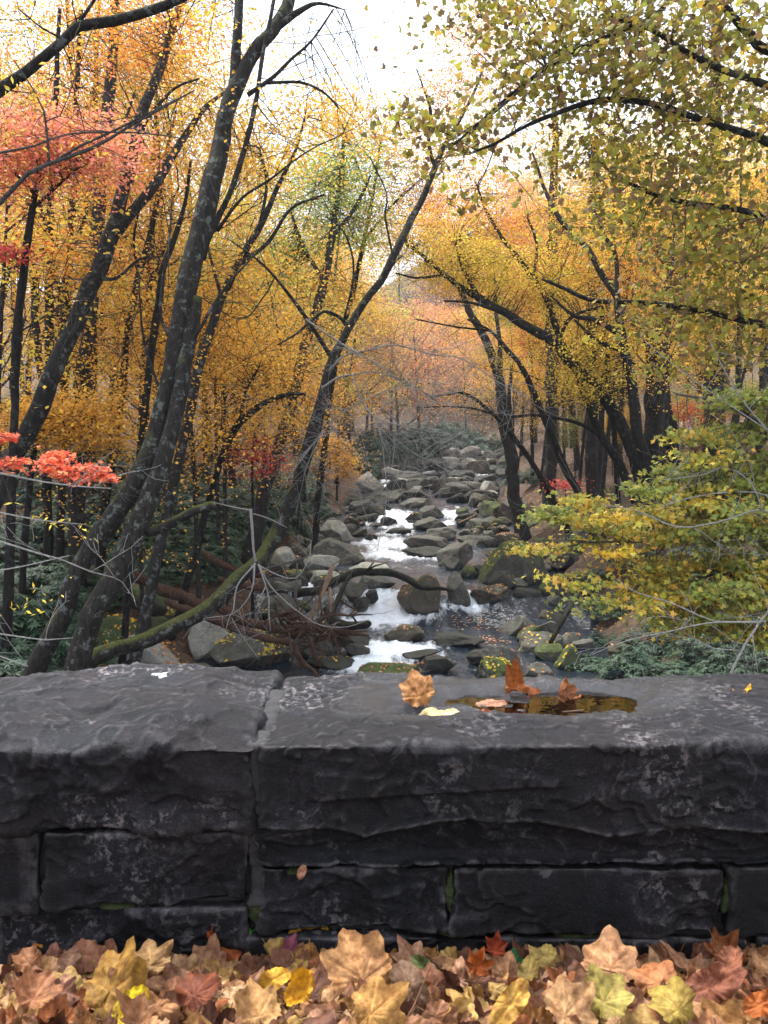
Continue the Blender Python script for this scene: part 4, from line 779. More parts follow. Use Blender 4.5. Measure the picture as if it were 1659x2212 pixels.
hero('leaning_tree', 'dark tree leaning right at the left edge, forking halfway up', 'tree',
     [[(-30, 1130, 12.8, 20.24), (20, 1010, 13, 19.36), (72, 905, 13, 19.36), (118, 795, 13, 18.48), (162, 705, 13.2, 17.6), (202, 605, 13.4, 17.6), (236, 520, 13.6, 16.72), (265, 425, 13.8, 14.08), (287, 330, 14, 12.32), (312, 240, 14.2, 11.44), (337, 170, 14.5, 9.68), (367, 80, 15, 7.92), (396, 0, 15.3, 7.04), (430, -120, 15.8, 4.4)]],
     [[(238, 520, 13.6, 12.32), (277, 470, 13.7, 11.44), (320, 415, 13.8, 10.56), (364, 350, 14, 8.8), (396, 300, 14.2, 7.04), (440, 235, 14.5, 5.28), (500, 190, 15, 2.64)], [(300, 280, 14.1, 5.28), (340, 230, 14, 3.52), (380, 190, 14, 2.64), (430, 170, 14, 1.76)], [(205, 600, 13.4, 5.28), (250, 600, 13.2, 3.52), (300, 560, 13, 2.64), (350, 555, 13, 1.76)]], 'bark',
     [(330, 80, 15, 150, 90, 1500, 'orange'), (250, 350, 14.5, 120, 90, 1100, 'orange'), (420, 260, 15, 100, 90, 700, 'golden'), (140, 560, 14.5, 120, 60, 900, 'orange')], KITE, .08, twigs=50)
hero('stream_leaning_tree', 'slender lichened tree growing from a mossy horizontal trunk and leaning over the stream', 'tree',
     [[(175, 1448, 10.4, 21.6), (230, 1412, 10.6, 18.0), (300, 1385, 10.9, 17.1), (400, 1345, 11.3, 17.1), (470, 1300, 11.7, 17.1), (520, 1250, 12.1, 17.1), (550, 1222, 12.4, 16.2), (567, 1205, 12.7, 15.3), (601, 1154, 13, 16.2), (624, 1105, 13.1, 15.3), (644, 1048, 13.2, 14.4), (652, 1017, 13.2, 13.5), (672, 950, 13.3, 13.5), (688, 890, 13.4, 12.6), (702, 832, 13.5, 11.7), (714, 785, 13.6, 9.9), (733, 742, 13.7, 9.0), (757, 700, 13.8, 8.1), (788, 650, 13.9, 8.1), (822, 604, 14, 8.1), (847, 560, 14.1, 8.1), (869, 515, 14.3, 7.65), (889, 472, 14.5, 7.2), (909, 438, 14.6, 6.75), (942, 352, 14.9, 6.3), (960, 315, 15, 5.4), (994, 258, 15.2, 4.05), (1024, 200, 15.5, 3.15), (1050, 130, 15.8, 1.8)]],
     [[(938, 358, 14.9, 4.5), (926, 310, 14.9, 4.05), (931, 242, 15, 3.6), (915, 190, 15, 1.8), (900, 150, 15, 1.35)], [(958, 318, 15, 4.5), (1000, 300, 14.9, 4.05), (1080, 232, 14.8, 3.6), (1140, 180, 14.8, 2.7), (1182, 143, 14.9, 2.25), (1230, 90, 15, 1.35)],
      [(755, 705, 13.8, 4.5), (735, 685, 13.6, 4.05), (700, 672, 13.4, 3.6), (675, 690, 13.3, 3.6), (640, 720, 13.2, 2.7), (600, 745, 13, 1.8)], [(718, 780, 13.6, 5.4), (672, 705, 13.5, 4.5), (630, 645, 13.5, 4.05), (595, 600, 13.4, 3.15), (555, 560, 13.3, 2.25), (500, 520, 13.2, 1.8)], [(590, 605, 13.4, 2.25), (570, 640, 13.2, 1.8), (520, 690, 13, 1.35), (430, 640, 12.8, 1.35)],
      [(742, 690, 13.7, 2.88), (760, 620, 13.6, 2.7), (762, 560, 13.6, 2.7), (742, 500, 13.5, 1.8), (705, 470, 13.4, 1.44)], [(850, 560, 14.1, 2.7), (832, 470, 14.2, 2.25), (836, 420, 14.2, 1.8), (800, 340, 14.3, 1.35)],
      [(646, 1045, 13.2, 6.3), (668, 985, 13.5, 5.4), (690, 930, 13.8, 4.5), (705, 860, 14, 3.6), (722, 790, 14.2, 2.7)]], 'bark_moss',
     [(960, 230, 15, 60, 60, 160, 'golden'), (1010, 330, 15, 50, 40, 110, 'golden')], KITE, .09, twigs=110, twl=(.5, 1.5), twr=.006)
hero('bare_branch', 'tangle of pale grey bare branches arching over the stream from the leaning tree', 'branch', [],
     [[(660, 690, 12.9, 1.98), (678, 703, 12.9, 1.85), (749, 749, 12.8, 1.72), (818, 789, 12.7, 1.58), (861, 820, 12.7, 1.32), (940, 870, 12.7, 0.79)], [(712, 800, 13.3, 2.64), (743, 769, 13.1, 2.11), (792, 757, 12.9, 1.85), (855, 746, 12.8, 1.85), (935, 766, 12.8, 1.58), (998, 775, 12.9, 1.45), (1078, 826, 13, 1.19), (1141, 858, 13, 0.79)],
      [(695, 838, 13.3, 3.3), (730, 815, 13, 2.64), (763, 809, 12.9, 1.98), (815, 803, 12.8, 1.65), (878, 829, 12.8, 1.45), (935, 858, 12.8, 1.19), (964, 892, 12.8, 0.79)], [(763, 809, 12.9, 1.98), (783, 869, 12.8, 1.98), (812, 906, 12.7, 1.72), (823, 943, 12.7, 1.45), (838, 980, 12.7, 0.99)], [(812, 906, 12.7, 1.45), (861, 918, 12.6, 1.32), (912, 927, 12.6, 1.19), (925, 903, 12.6, 0.79)],
      [(815, 912, 12.7, 1.45), (849, 943, 12.7, 1.32), (851, 980, 12.7, 1.19), (846, 1011, 12.7, 0.79)], [(850, 945, 12.7, 1.32), (905, 985, 12.6, 1.06), (960, 1000, 12.6, 0.79)], [(640, 1000, 13, 1.32), (700, 930, 12.9, 1.45), (740, 890, 12.8, 1.32), (830, 845, 12.8, 1.19), (880, 835, 12.8, 0.79)], [(605, 1055, 12.8, 0.99), (700, 940, 12.7, 1.32), (790, 940, 12.7, 0.99)],
      [(823, 943, 12.7, 1.32), (830, 1000, 12.7, 1.19), (835, 1080, 12.7, 0.86), (815, 1190, 12.7, 0.59)], [(880, 835, 12.8, 0.99), (905, 870, 12.8, 0.99), (935, 950, 12.8, 0.79)]], 'bark_pale', twigs=150, twl=(.5, 1.4), twr=.006, twlv=2, off=1, twup=-.03)
hero('hanging_dead_branch', 'whitish dead branch hanging in a fan of thin bare shoots before the mossy trunk', 'branch', [],
     [[(541, 1100, 11.6, 3.3), (544, 1145, 11.6, 2.97), (547, 1188, 11.6, 2.64), (552, 1214, 11.6, 3.3)], [(552, 1217, 11.6, 1.98), (512, 1265, 11.5, 1.72), (504, 1317, 11.4, 1.32), (495, 1335, 11.4, 1.19), (480, 1390, 11.4, 0.79)], [(549, 1217, 11.6, 1.98), (547, 1260, 11.5, 1.65), (535, 1294, 11.5, 1.32), (501, 1327, 11.5, 1.06), (430, 1340, 11.4, 1.06), (395, 1380, 11.3, 0.66)], [(558, 1219, 11.6, 1.98), (572, 1260, 11.5, 1.65), (580, 1288, 11.5, 1.45), (581, 1331, 11.4, 1.19), (585, 1362, 11.4, 0.79)],
      [(561, 1222, 11.6, 1.98), (584, 1265, 11.6, 1.58), (621, 1302, 11.6, 1.45), (650, 1325, 11.6, 1.32), (693, 1351, 11.7, 1.19), (750, 1354, 11.8, 0.92), (798, 1337, 11.9, 0.59)], [(556, 1220, 11.6, 1.65), (600, 1242, 11.6, 1.32), (640, 1248, 11.7, 1.06), (668, 1205, 11.8, 0.92), (672, 1165, 11.9, 0.66)], [(547, 1110, 11.6, 1.45), (580, 1120, 11.7, 1.19), (620, 1140, 11.8, 0.66)], [(540, 1102, 11.6, 1.65), (505, 1096, 11.7, 1.32), (460, 1085, 11.8, 0.66)], [(574, 1265, 11.5, 1.19), (558, 1300, 11.4, 0.92), (552, 1318, 11.4, 0.53)], [(500, 1335, 11.4, 1.06), (520, 1370, 11.4, 0.86), (560, 1425, 11.4, 0.53)]], 'bark_pale', twigs=22, twl=(.25, .6), twr=.004, off=1, twup=-.05)

# left bank trunks
hero('slim_tree', 'slim dark upright trunk behind the left edge leaning tree', 'tree', [[(104, 880, 17, 8), (106, 740, 17, 9), (104, 640, 17, 9), (108, 520, 17, 8), (112, 380, 17, 6), (120, 200, 17, 5), (128, 20, 17.4, 4)]], [[(108, 520, 17, 5), (80, 430, 17, 4), (60, 330, 17, 2)]], 'bark_dark', [(120, 260, 18, 110, 90, 900, 'orange'), (60, 500, 17.5, 90, 50, 600, 'orange')], KITE, .078, twigs=16)
hero('slim_tree', 'slim dark trunk just right of the other upright one, at left edge leaning tree', 'tree', [[(136, 860, 18, 8), (140, 740, 18, 9), (146, 620, 18, 9), (152, 520, 18, 8), (158, 400, 18, 7), (165, 220, 18, 5), (175, 20, 18.4, 4)]], [[(150, 545, 18, 5), (180, 480, 18, 4), (195, 400, 18, 2)]], 'bark_dark', [(200, 180, 19, 130, 100, 1100, 'orange'), (170, 470, 18.5, 90, 60, 700, 'golden')], KITE, .078, twigs=16)
hero('grey_trunk_tree', 'thick straight grey trunk standing behind the twin-stemmed forked tree', 'tree', [[(163, 1195, 16, 19), (166, 1080, 16, 18), (172, 900, 16, 17), (190, 740, 16.2, 16), (205, 560, 16.6, 15), (222, 360, 17, 13), (240, 160, 17.5, 11), (252, 0, 18, 9), (262, -150, 18.5, 6)]], [[(222, 360, 17, 5), (260, 290, 17, 4), (290, 200, 17, 2)]], 'bark_forest', [(280, 60, 18, 140, 90, 1200, 'golden')], KITE, .078, twigs=14)
hero('slim_tree', 'narrow dark trunk left of the thick straight grey one, in the rhododendrons', 'tree', [[(100, 1150, 17, 9), (102, 1000, 17, 9), (104, 900, 17.4, 8), (84, 760, 18, 8), (70, 600, 18.5, 7), (60, 400, 19, 5), (55, 250, 19, 4)]], [], 'bark_dark', [(60, 330, 19, 100, 80, 700, 'orange')], KITE, .078, twigs=10)
hero('slim_tree', 'slender dark tree slanting right behind the forked tree crotch', 'tree', [[(238, 1010, 17, 9), (250, 930, 17, 8), (262, 870, 17, 8), (272, 737, 17, 7), (300, 600, 17.2, 7), (325, 500, 17.5, 6), (350, 380, 18, 5), (380, 240, 18, 3)]], [[(300, 600, 17.2, 4), (290, 520, 17, 3), (300, 450, 17, 2)]], 'bark_dark', [(350, 420, 18, 110, 100, 1300, 'golden'), (300, 660, 17.5, 120, 70, 900, 'golden')], KITE, .078, twigs=18)
hero('slim_tree', 'crooked dark tree directly right of the forked tree stem', 'tree', [[(300, 1000, 14, 7), (315, 860, 14, 8), (328, 737, 14, 8), (342, 650, 14, 8), (352, 580, 14, 7), (375, 520, 14.2, 6), (400, 440, 14.4, 4), (412, 350, 14.6, 3)]], [], 'bark_dark', [], KITE, .078, twigs=14)
hero('slanting_tree', 'long thin tree slanting up right from behind the forked tree', 'tree', [[(430, 800, 14.6, 10), (450, 730, 14.8, 10), (480, 645, 15, 9), (515, 575, 15.2, 8), (555, 500, 15.4, 7), (600, 405, 15.6, 5), (640, 320, 15.8, 3), (660, 250, 16, 2)]], [[(520, 570, 15.2, 5), (580, 520, 15.3, 4), (630, 450, 15.4, 3), (700, 420, 15.5, 2)], [(560, 495, 15.4, 4), (575, 400, 15.5, 3), (560, 320, 15.6, 2)], [(480, 645, 15, 4), (455, 560, 15, 3), (440, 480, 15, 2)]], 'bark', [(560, 330, 16, 110, 90, 700, 'golden'), (690, 250, 16.5, 80, 60, 380, 'golden'), (520, 600, 15.5, 90, 70, 700, 'golden')], KITE, .09, twigs=60)
hero('green_crowned_tree', 'tree with yellow-green crown between the slanting and stream leaning trees', 'tree', [[(570, 1075, 22, 14), (600, 977, 22, 13), (632, 870, 22.3, 12), (652, 780, 22.6, 11), (678, 690, 23, 10), (700, 610, 23.4, 9), (716, 520, 23.8, 8), (728, 430, 24.2, 6), (740, 340, 24.6, 4), (745, 260, 25, 2)]], [[(700, 610, 23.4, 5), (660, 540, 23.4, 4), (630, 460, 23.6, 2)], [(716, 520, 23.8, 5), (770, 440, 24, 4), (800, 380, 24, 2)]], 'bark_forest', [(690, 440, 25, 95, 100, 3380, 'green'), (740, 340, 25.5, 80, 60, 1430, 'green'), (620, 560, 24, 80, 70, 1690, 'green'), (780, 480, 25, 60, 60, 1040, 'green'), (700, 640, 24.5, 70, 40, 600, 'golden')], KITE, .10, twigs=26, srad=.6)
hero('slim_tree', 'thin golden tree leaning over the stream beyond the green-crowned tree', 'tree', [[(688, 1080, 27, 7), (705, 930, 27, 7), (722, 800, 27, 6), (765, 620, 27.2, 5), (800, 450, 27.5, 4), (822, 300, 28, 2.5)]], [[(740, 720, 27, 3), (800, 640, 27, 2.5), (860, 560, 27, 1.5)], [(785, 520, 27.3, 3), (850, 440, 27.3, 2.5), (920, 380, 27.3, 1.5)], [(805, 430, 27.5, 2.5), (770, 350, 27.6, 2), (740, 270, 27.8, 1.2)]], 'bark_dark', [(790, 300, 28, 80, 45, 567, 'golden'), (860, 330, 28, 70, 50, 445, 'orange'), (740, 260, 28, 70, 40, 486, 'golden'), (890, 400, 28, 70, 50, 567, 'golden'), (840, 460, 28, 80, 50, 810, 'golden'), (930, 440, 28, 60, 40, 513, 'orange'), (800, 380, 28, 80, 40, 567, 'green'), (870, 540, 28, 70, 40, 540, 'golden'), (690, 220, 28, 60, 30, 270, 'orange')], KITE, .10, twigs=70, twl=(1.2, 3), srad=.6)
hero('curving_tree', 'thin dark tree curving right above the rhododendrons, left of leaning trunk', 'tree', [[(470, 1020, 16.5, 7), (495, 950, 16.5, 8), (520, 910, 16.5, 8), (560, 878, 16.5, 7), (610, 855, 16.5, 5), (660, 850, 16.5, 3)]], [[(520, 910, 16.5, 4), (530, 850, 16.5, 3), (560, 790, 16.5, 2)]], 'bark_dark', [(540, 800, 17, 100, 60, 700, 'golden'), (600, 900, 17, 80, 35, 350, 'golden')], KITE, .09, twigs=24)

# right bank trunks
hero('slender_trunk_tree', 'slender grey trunk on the right bank behind the brown leaf-topped boulder', 'tree', [[(1124, 1135, 31, 15), (1109, 1037, 31, 13), (1102, 977, 31, 13), (1086, 900, 31.2, 12), (1078, 817, 31.4, 10), (1058, 760, 31.6, 9), (1034, 708, 31.8, 8), (1015, 672, 32, 7), (992, 620, 32.2, 5), (970, 560, 32.5, 3)]], [[(1078, 817, 31.4, 6), (1082, 740, 31.4, 5), (1072, 680, 31.6, 4), (1070, 600, 32, 3)], [(1102, 977, 31, 6), (1100, 880, 31, 5), (1105, 790, 31, 3)]], 'bark_forest', [(990, 590, 33, 70, 60, 1100, 'golden'), (1050, 540, 33, 70, 50, 900, 'yellow'), (1090, 680, 32, 50, 40, 400, 'green')], KITE, .12, twigs=22)
hero('arching_tree', 'dark tree arching far left over the stream from the right bank', 'tree', [[(1392, 1060, 21.5, 16), (1378, 1016, 21.6, 14), (1360, 963, 21.7, 13), (1338, 908, 21.9, 13), (1311, 866, 22, 12), (1274, 826, 22.1, 12), (1231, 780, 22.2, 12), (1204, 743, 22.3, 11), (1152, 711, 22.4, 10), (1089, 674, 22.6, 9), (1035, 643, 22.8, 8), (986, 614, 23, 6), (915, 554, 23.4, 4), (878, 528, 23.6, 2.5)]], [[(1086, 674, 22.6, 5), (1020, 655, 22.6, 3), (960, 650, 22.8, 2)], [(1204, 743, 22.3, 5), (1230, 690, 22.3, 4), (1300, 660, 22.4, 2)], [(1035, 643, 22.8, 5), (1000, 580, 23, 4), (985, 520, 23.2, 2)], [(960, 595, 23.2, 3), (900, 600, 23.2, 2.5), (855, 590, 23.4, 1.5)]], 'bark_dark',
     [(960, 560, 23.5, 90, 55, 1700, 'yellow'), (1060, 590, 23, 90, 60, 1500, 'yellow'), (900, 500, 24, 70, 40, 700, 'golden'), (1160, 640, 23, 90, 50, 900, 'yellow'), (1010, 480, 24, 80, 50, 900, 'golden')], KITE, .088, twigs=30, srad=.55)
hero('bent_tree', 'dark tree with a long S-bend right of the slender trunk, over the right bank', 'tree', [[(1345, 1020, 22.5, 10), (1332, 994, 22.5, 9), (1305, 954, 22.5, 9), (1280, 902, 22.6, 8), (1259, 847, 22.7, 8), (1244, 798, 22.8, 8), (1219, 765, 22.9, 7), (1207, 725, 23, 7), (1186, 658, 23.2, 7), (1152, 600, 23.4, 6), (1120, 560, 23.6, 5), (1085, 515, 23.8, 4), (1050, 455, 24, 3), (1030, 400, 24, 2)]], [[(1152, 600, 23.4, 4), (1160, 530, 23.5, 3), (1140, 470, 23.6, 2)], [(1300, 945, 22.5, 5), (1240, 912, 22.4, 4), (1160, 898, 22.4, 3.5), (1090, 900, 22.5, 3), (1010, 880, 22.5, 2), (900, 880, 22.6, 1.5)]], 'bark_dark', [(1100, 470, 24.5, 90, 60, 900, 'golden'), (1030, 400, 25, 70, 50, 400, 'golden'), (1200, 620, 23.5, 70, 50, 700, 'yellow')], KITE, .088, twigs=40)
hero('tall_dark_tree', 'dark upright tree dividing into left-leaning boughs beside the double trunk', 'tree', [[(1398, 1030, 21, 16), (1392, 990, 21, 13), (1378, 933, 21, 12), (1366, 826, 21.2, 11), (1348, 749, 21.4, 10), (1336, 690, 21.6, 9), (1328, 640, 21.8, 8), (1305, 603, 22, 7), (1283, 560, 22.2, 7), (1259, 524, 22.5, 6), (1213, 478, 23, 5), (1180, 415, 23.5, 4), (1150, 330, 24, 2)]], [[(1334, 720, 21.5, 7), (1290, 690, 21.5, 6), (1240, 680, 21.6, 4), (1190, 640, 21.8, 2)], [(1330, 640, 21.8, 6), (1332, 590, 22, 5), (1325, 540, 22, 5), (1300, 500, 22.2, 4), (1285, 440, 22.4, 3)], [(1348, 760, 21.4, 5), (1290, 735, 21.2, 4), (1240, 690, 21, 2)]], 'bark_dark',
     [(1300, 760, 22, 90, 60, 1300, 'yellow'), (1260, 840, 22, 70, 50, 700, 'yellow'), (1220, 560, 23.5, 90, 60, 900, 'yellow'), (1330, 480, 23, 90, 70, 900, 'yellow')], KITE, .088, twigs=36)
hero('double_trunk_tree', 'massive dark double trunk on the right bank above the yellow maple', 'tree', [[(1418, 1060, 24, 26), (1418, 1000, 24, 25), (1418, 900, 24, 25), (1422, 800, 24.2, 24), (1436, 690, 24.4, 15), (1445, 627, 24.6, 12), (1450, 581, 24.8, 10), (1428, 545, 25, 9), (1396, 505, 25.2, 8), (1368, 472, 25.5, 7), (1310, 405, 26, 5), (1270, 330, 26.5, 3)], [(1450, 1060, 24.3, 22), (1448, 980, 24.3, 18), (1442, 900, 24.3, 16), (1428, 820, 24.3, 14)], [(1414, 800, 24.2, 12), (1398, 734, 24.3, 10), (1378, 705, 24.4, 8), (1348, 685, 24.5, 7), (1320, 620, 24.8, 5)]],
     [[(1440, 690, 24.4, 8), (1480, 600, 24.6, 7), (1500, 520, 24.8, 5), (1520, 420, 25, 4), (1530, 320, 25, 2)], [(1448, 600, 24.7, 6), (1460, 520, 25, 5), (1440, 440, 25, 3)]], 'bark_dark', [(1430, 560, 26, 130, 90, 1600, 'yellow'), (1500, 420, 26, 120, 90, 1500, 'yellow'), (1330, 400, 26.5, 110, 80, 900, 'golden')], KITE, .10, twigs=40, srad=.6)
hero('straight_tree', 'tall straight brown trunk at the right edge behind the green maple', 'tree', [[(1540, 1050, 28, 22), (1541, 950, 28, 21), (1544, 800, 28.2, 20), (1546, 650, 28.5, 18), (1547, 480, 29, 16), (1546, 325, 29.5, 13), (1545, 150, 30, 10), (1545, -50, 31, 6)]], [[(1546, 325, 29.5, 5), (1580, 240, 29.5, 4), (1620, 180, 30, 2)], [(1547, 480, 29, 5), (1500, 400, 29, 4), (1460, 340, 29, 2)]], 'bark_forest', [(1560, 250, 30, 140, 110, 2200, 'yellow'), (1480, 130, 31, 130, 90, 1300, 'golden'), (1600, 480, 30, 100, 70, 1000, 'yellow')], KITE, .115, twigs=24, srad=.7)
hero('straight_tree', 'pale brown straight trunk between the slender trunk and arching tree', 'tree', [[(1189, 1075, 33, 14), (1190, 1000, 33, 13), (1192, 850, 33, 12), (1193, 720, 33.5, 12), (1194, 575, 34, 11), (1196, 420, 34.5, 9), (1200, 250, 35, 6)]], [], 'bark_forest', [(1200, 330, 35.5, 90, 80, 900, 'golden'), (1180, 480, 35, 70, 40, 500, 'rust'), (1010, 130, 34, 80, 80, 900, 'orange'), (1080, 60, 34, 90, 90, 1100, 'golden'), (950, 210, 34, 60, 50, 500, 'orange'), (1110, 200, 34, 90, 70, 900, 'golden'), (1020, 30, 34, 60, 60, 400, 'orange'), (960, 400, 34, 75, 50, 700, 'golden'), (930, 480, 34, 65, 40, 600, 'golden'), (1020, 420, 34, 75, 60, 700, 'orange'), (1010, 300, 34, 70, 60, 520, 'golden'), (910, 320, 34, 60, 50, 420, 'golden'), (1080, 330, 34, 70, 60, 500, 'golden')], KITE, .115, twigs=16, srad=.7)
hero('straight_tree', 'grey straight trunk half hidden behind the bent dark tree', 'tree', [[(1277, 1060, 29, 15), (1277, 980, 29, 14), (1278, 850, 29, 13), (1279, 700, 29.5, 12), (1282, 500, 30, 10), (1285, 300, 31, 7)]], [], 'bark_forest', [(1290, 330, 31, 110, 90, 1300, 'yellow'), (1240, 470, 30.5, 70, 50, 500, 'golden')], KITE, .115, twigs=16, srad=.7)
hero('slim_tree', 'thin dark trunk leaning left at the right bank below the arching tree', 'tree', [[(1255, 1085, 24, 8), (1225, 1015, 24, 8), (1200, 960, 24, 8), (1165, 880, 24.2, 7), (1130, 800, 24.4, 6), (1095, 755, 24.6, 5), (1060, 715, 25, 3), (1010, 690, 25, 2)]], [[(1060, 715, 25, 2.5), (980, 705, 25, 2), (900, 690, 25, 1.5)]], 'bark_dark', [(1100, 770, 25, 60, 40, 350, 'yellow')], KITE, .078, twigs=26)
hero('slim_tree', 'thinnest leaning trunk between slender grey trunk and pale straight one', 'tree', [[(1205, 1095, 27, 6), (1175, 1040, 27, 6), (1140, 985, 27, 6), (1090, 920, 27, 5), (1050, 880, 27, 4), (1000, 850, 27, 3), (930, 858, 27, 2)]], [], 'bark_dark', [(1000, 870, 27.5, 60, 25, 200, 'golden')], KITE, .078, twigs=30)
hero('slim_tree', 'slim upright dark trunk just left of the massive double trunk', 'tree', [[(1332, 1040, 23, 6), (1326, 960, 23, 6), (1318, 850, 23, 6), (1311, 765, 23, 5), (1300, 680, 23.2, 4)]], [[(1311, 768, 23, 3), (1350, 775, 23, 2.5), (1390, 800, 23, 1.5)]], 'bark_dark', [], KITE, .078, twigs=16)

# near foliage
hero('overhanging_tree', 'mossy thick limb reaching in at the top left corner', 'tree', [[(-260, 420, 7, 16), (-150, 330, 7, 13), (-60, 240, 7, 12), (0, 190, 7, 12), (50, 158, 7, 11), (85, 130, 7, 11), (130, 92, 7, 11), (165, 56, 7, 11), (240, 44, 7.1, 11), (330, 22, 7.2, 10), (410, -15, 7.3, 9), (520, -90, 7.5, 6)]], [[(165, 56, 7, 4), (210, -10, 7, 3), (240, -60, 7, 2)], [(140, 85, 7, 3), (90, 60, 6.8, 2), (40, 20, 6.8, 1.5)]], 'bark_moss', [(420, 20, 7.6, 60, 40, 60, 'yellow')], KITE, .06, off=1, twigs=14, twl=(.3, .8))
hero('overhanging_branch', 'thin grey branches with a few drooping yellow leaves across the left edge', 'branch', [], [[(-120, 520, 5.4, 7), (0, 436, 5.3, 6), (60, 378, 5.2, 5), (105, 358, 5.2, 4.5), (200, 322, 5.2, 4), (300, 262, 5.2, 3), (350, 235, 5.2, 2.5), (420, 195, 5.2, 1.5)], [(105, 358, 5.2, 3), (180, 312, 5.2, 3), (260, 275, 5.2, 2.5), (400, 205, 5.2, 1.5)], [(-60, 345, 5.2, 3), (0, 330, 5.2, 3), (75, 316, 5.2, 2.5), (150, 290, 5.2, 2), (300, 287, 5.2, 1.5), (400, 300, 5.3, 1)], [(107, 358, 5.2, 3), (102, 290, 5.2, 2.5), (95, 240, 5.1, 2), (70, 190, 5.1, 1.6), (30, 130, 5, 1.2)], [(100, 262, 5.1, 1.8), (130, 250, 5.1, 1.5), (165, 160, 5.1, 1.2), (200, 60, 5.1, 1)]], 'bark_twig',
     [(60, 205, 5.1, 55, 45, 26, 'yellow'), (25, 290, 5.1, 35, 40, 24, 'yellow'), (200, 300, 5.2, 60, 30, 24, 'yellow'), (100, 190, 5.1, 50, 50, 24, 'yellow')], LONG, .045, tilt=1.0, off=1, twigs=22, twl=(.2, .6), twr=.004, link=.0)
hero('bare_twigs', 'thin pale twigs with a few bright yellow leaves reaching in at lower left', 'branch', [], [[(-60, 1155, 5.6, 2.4), (0, 1169, 5.6, 2.2), (82, 1195, 5.6, 2), (131, 1208, 5.6, 1.8), (196, 1235, 5.7, 1.5), (248, 1248, 5.8, 1)], [(-60, 1100, 5.6, 2), (0, 1107, 5.6, 1.8), (82, 1123, 5.6, 1.5), (183, 1133, 5.7, 1)], [(-60, 1362, 5.4, 1.8), (0, 1369, 5.4, 1.6), (98, 1382, 5.4, 1.4), (157, 1378, 5.5, .9)], [(-60, 1440, 5.3, 1.8), (0, 1418, 5.3, 1.6), (60, 1440, 5.3, 1.2)], [(-50, 1010, 6, 2), (60, 1035, 6, 1.8), (160, 1050, 6, 1.5), (240, 1055, 6, 1)], [(-50, 1240, 5.5, 1.6), (40, 1225, 5.5, 1.4), (150, 1200, 5.6, 1)]], 'bark_pale', [(110, 1143, 5.6, 70, 12, 24, 'yellow'), (30, 1310, 5.5, 50, 25, 24, 'yellow')], LONG, .05, tilt=1.0, off=1, twigs=14, twl=(.2, .5), twr=.003, link=0)
hero('red_maple_branch', 'bright orange-red maple spray hanging in at the left edge', 'branch', [], [[(-90, 985, 7.2, 3), (0, 990, 7.2, 2.5), (80, 1000, 7.2, 2), (170, 1010, 7.2, 1.5), (240, 1022, 7.2, 1)], [(-60, 930, 7.3, 2), (0, 938, 7.3, 1.5), (50, 948, 7.3, 1)]], 'bark_twig', [(25, 1000, 7.2, 45, 10, 204, 'ember'), (110, 1000, 7.2, 50, 19, 297, 'ember'), (180, 1020, 7.2, 55, 18, 315, 'ember'), (225, 1030, 7.2, 28, 12, 102, 'ember'), (15, 945, 7.3, 38, 12, 157, 'ember')], STAR, .052, tilt=.8, off=1, twigs=10, twl=(.2, .5), srad=.16)
hero('pink_maple', 'salmon-pink maple crown at the left edge among the orange trees', 'tree', [[(30, 900, 12.5, 9), (40, 700, 12.5, 9), (60, 520, 12.5, 8), (80, 400, 12.5, 6), (100, 280, 12.6, 4)]], [[(70, 450, 12.5, 4), (140, 390, 12.4, 3), (210, 330, 12.3, 2)], [(75, 420, 12.5, 4), (20, 360, 12.4, 3), (-30, 300, 12.4, 2)]], 'bark_dark', [(60, 270, 12.2, 80, 22, 562, 'pink'), (160, 290, 12, 90, 30, 618, 'pink'), (40, 340, 12, 90, 30, 675, 'pink'), (190, 360, 12, 70, 24, 393, 'pink'), (0, 400, 12.2, 60, 25, 280, 'pink'), (230, 330, 12, 60, 30, 270, 'pink'), (120, 330, 12, 100, 30, 505, 'pink'), (120, 300, 12.3, 110, 40, 300, 'orange'), (60, 370, 12.2, 100, 40, 260, 'orange'), (10, 545, 12, 30, 20, 200, 'red')], KITE, .08, twigs=16, srad=.5)
hero('yellow_dogwood', 'low golden spray tree at the left edge above the orange-red maple spray', 'tree', [[(60, 1100, 14.5, 7), (70, 1000, 14.5, 6), (90, 930, 14.5, 5), (130, 880, 14.5, 3)]], [[(80, 960, 14.5, 3), (140, 920, 14.4, 2), (200, 900, 14.4, 1.5)]], 'bark_dark', [(60, 900, 14.3, 80, 24, 800, 'golden'), (160, 895, 14.3, 80, 30, 1000, 'golden'), (200, 945, 14.3, 55, 26, 600, 'golden'), (120, 935, 14.4, 80, 22, 600, 'golden'), (30, 945, 14.4, 50, 20, 300, 'golden')], KITE, .085, twigs=12)
hero('red_sapling', 'small dusty-red leaved sapling left of the leaning trunk above the bushes', 'sapling', [[(545, 1075, 19, 3), (545, 1010, 19, 2.5), (550, 940, 19, 1.5)]], [[(545, 1000, 19, 1.5), (580, 985, 19, 1), (610, 1000, 19, .8)]], 'bark_dark', [(548, 955, 19, 28, 14, 120, 'red'), (540, 985, 19, 32, 14, 160, 'red'), (575, 1005, 19, 45, 7, 120, 'red'), (545, 1020, 19, 26, 10, 70, 'red')], KITE, .085, twigs=6, twl=(.3, .7))
hero('yellow_sapling', 'bushy golden sapling on the left bank beside the pale wedge boulder', 'sapling', [[(728, 1045, 42, 2.5), (730, 990, 42, 2.5), (732, 940, 42, 1.5)]], [], 'bark_dark', [(725, 970, 42, 28, 22, 420, 'golden'), (745, 1000, 42, 24, 20, 420, 'golden'), (748, 1028, 42, 18, 12, 220, 'golden'), (705, 950, 42, 24, 16, 260, 'golden')], KITE, .16, twigs=6)
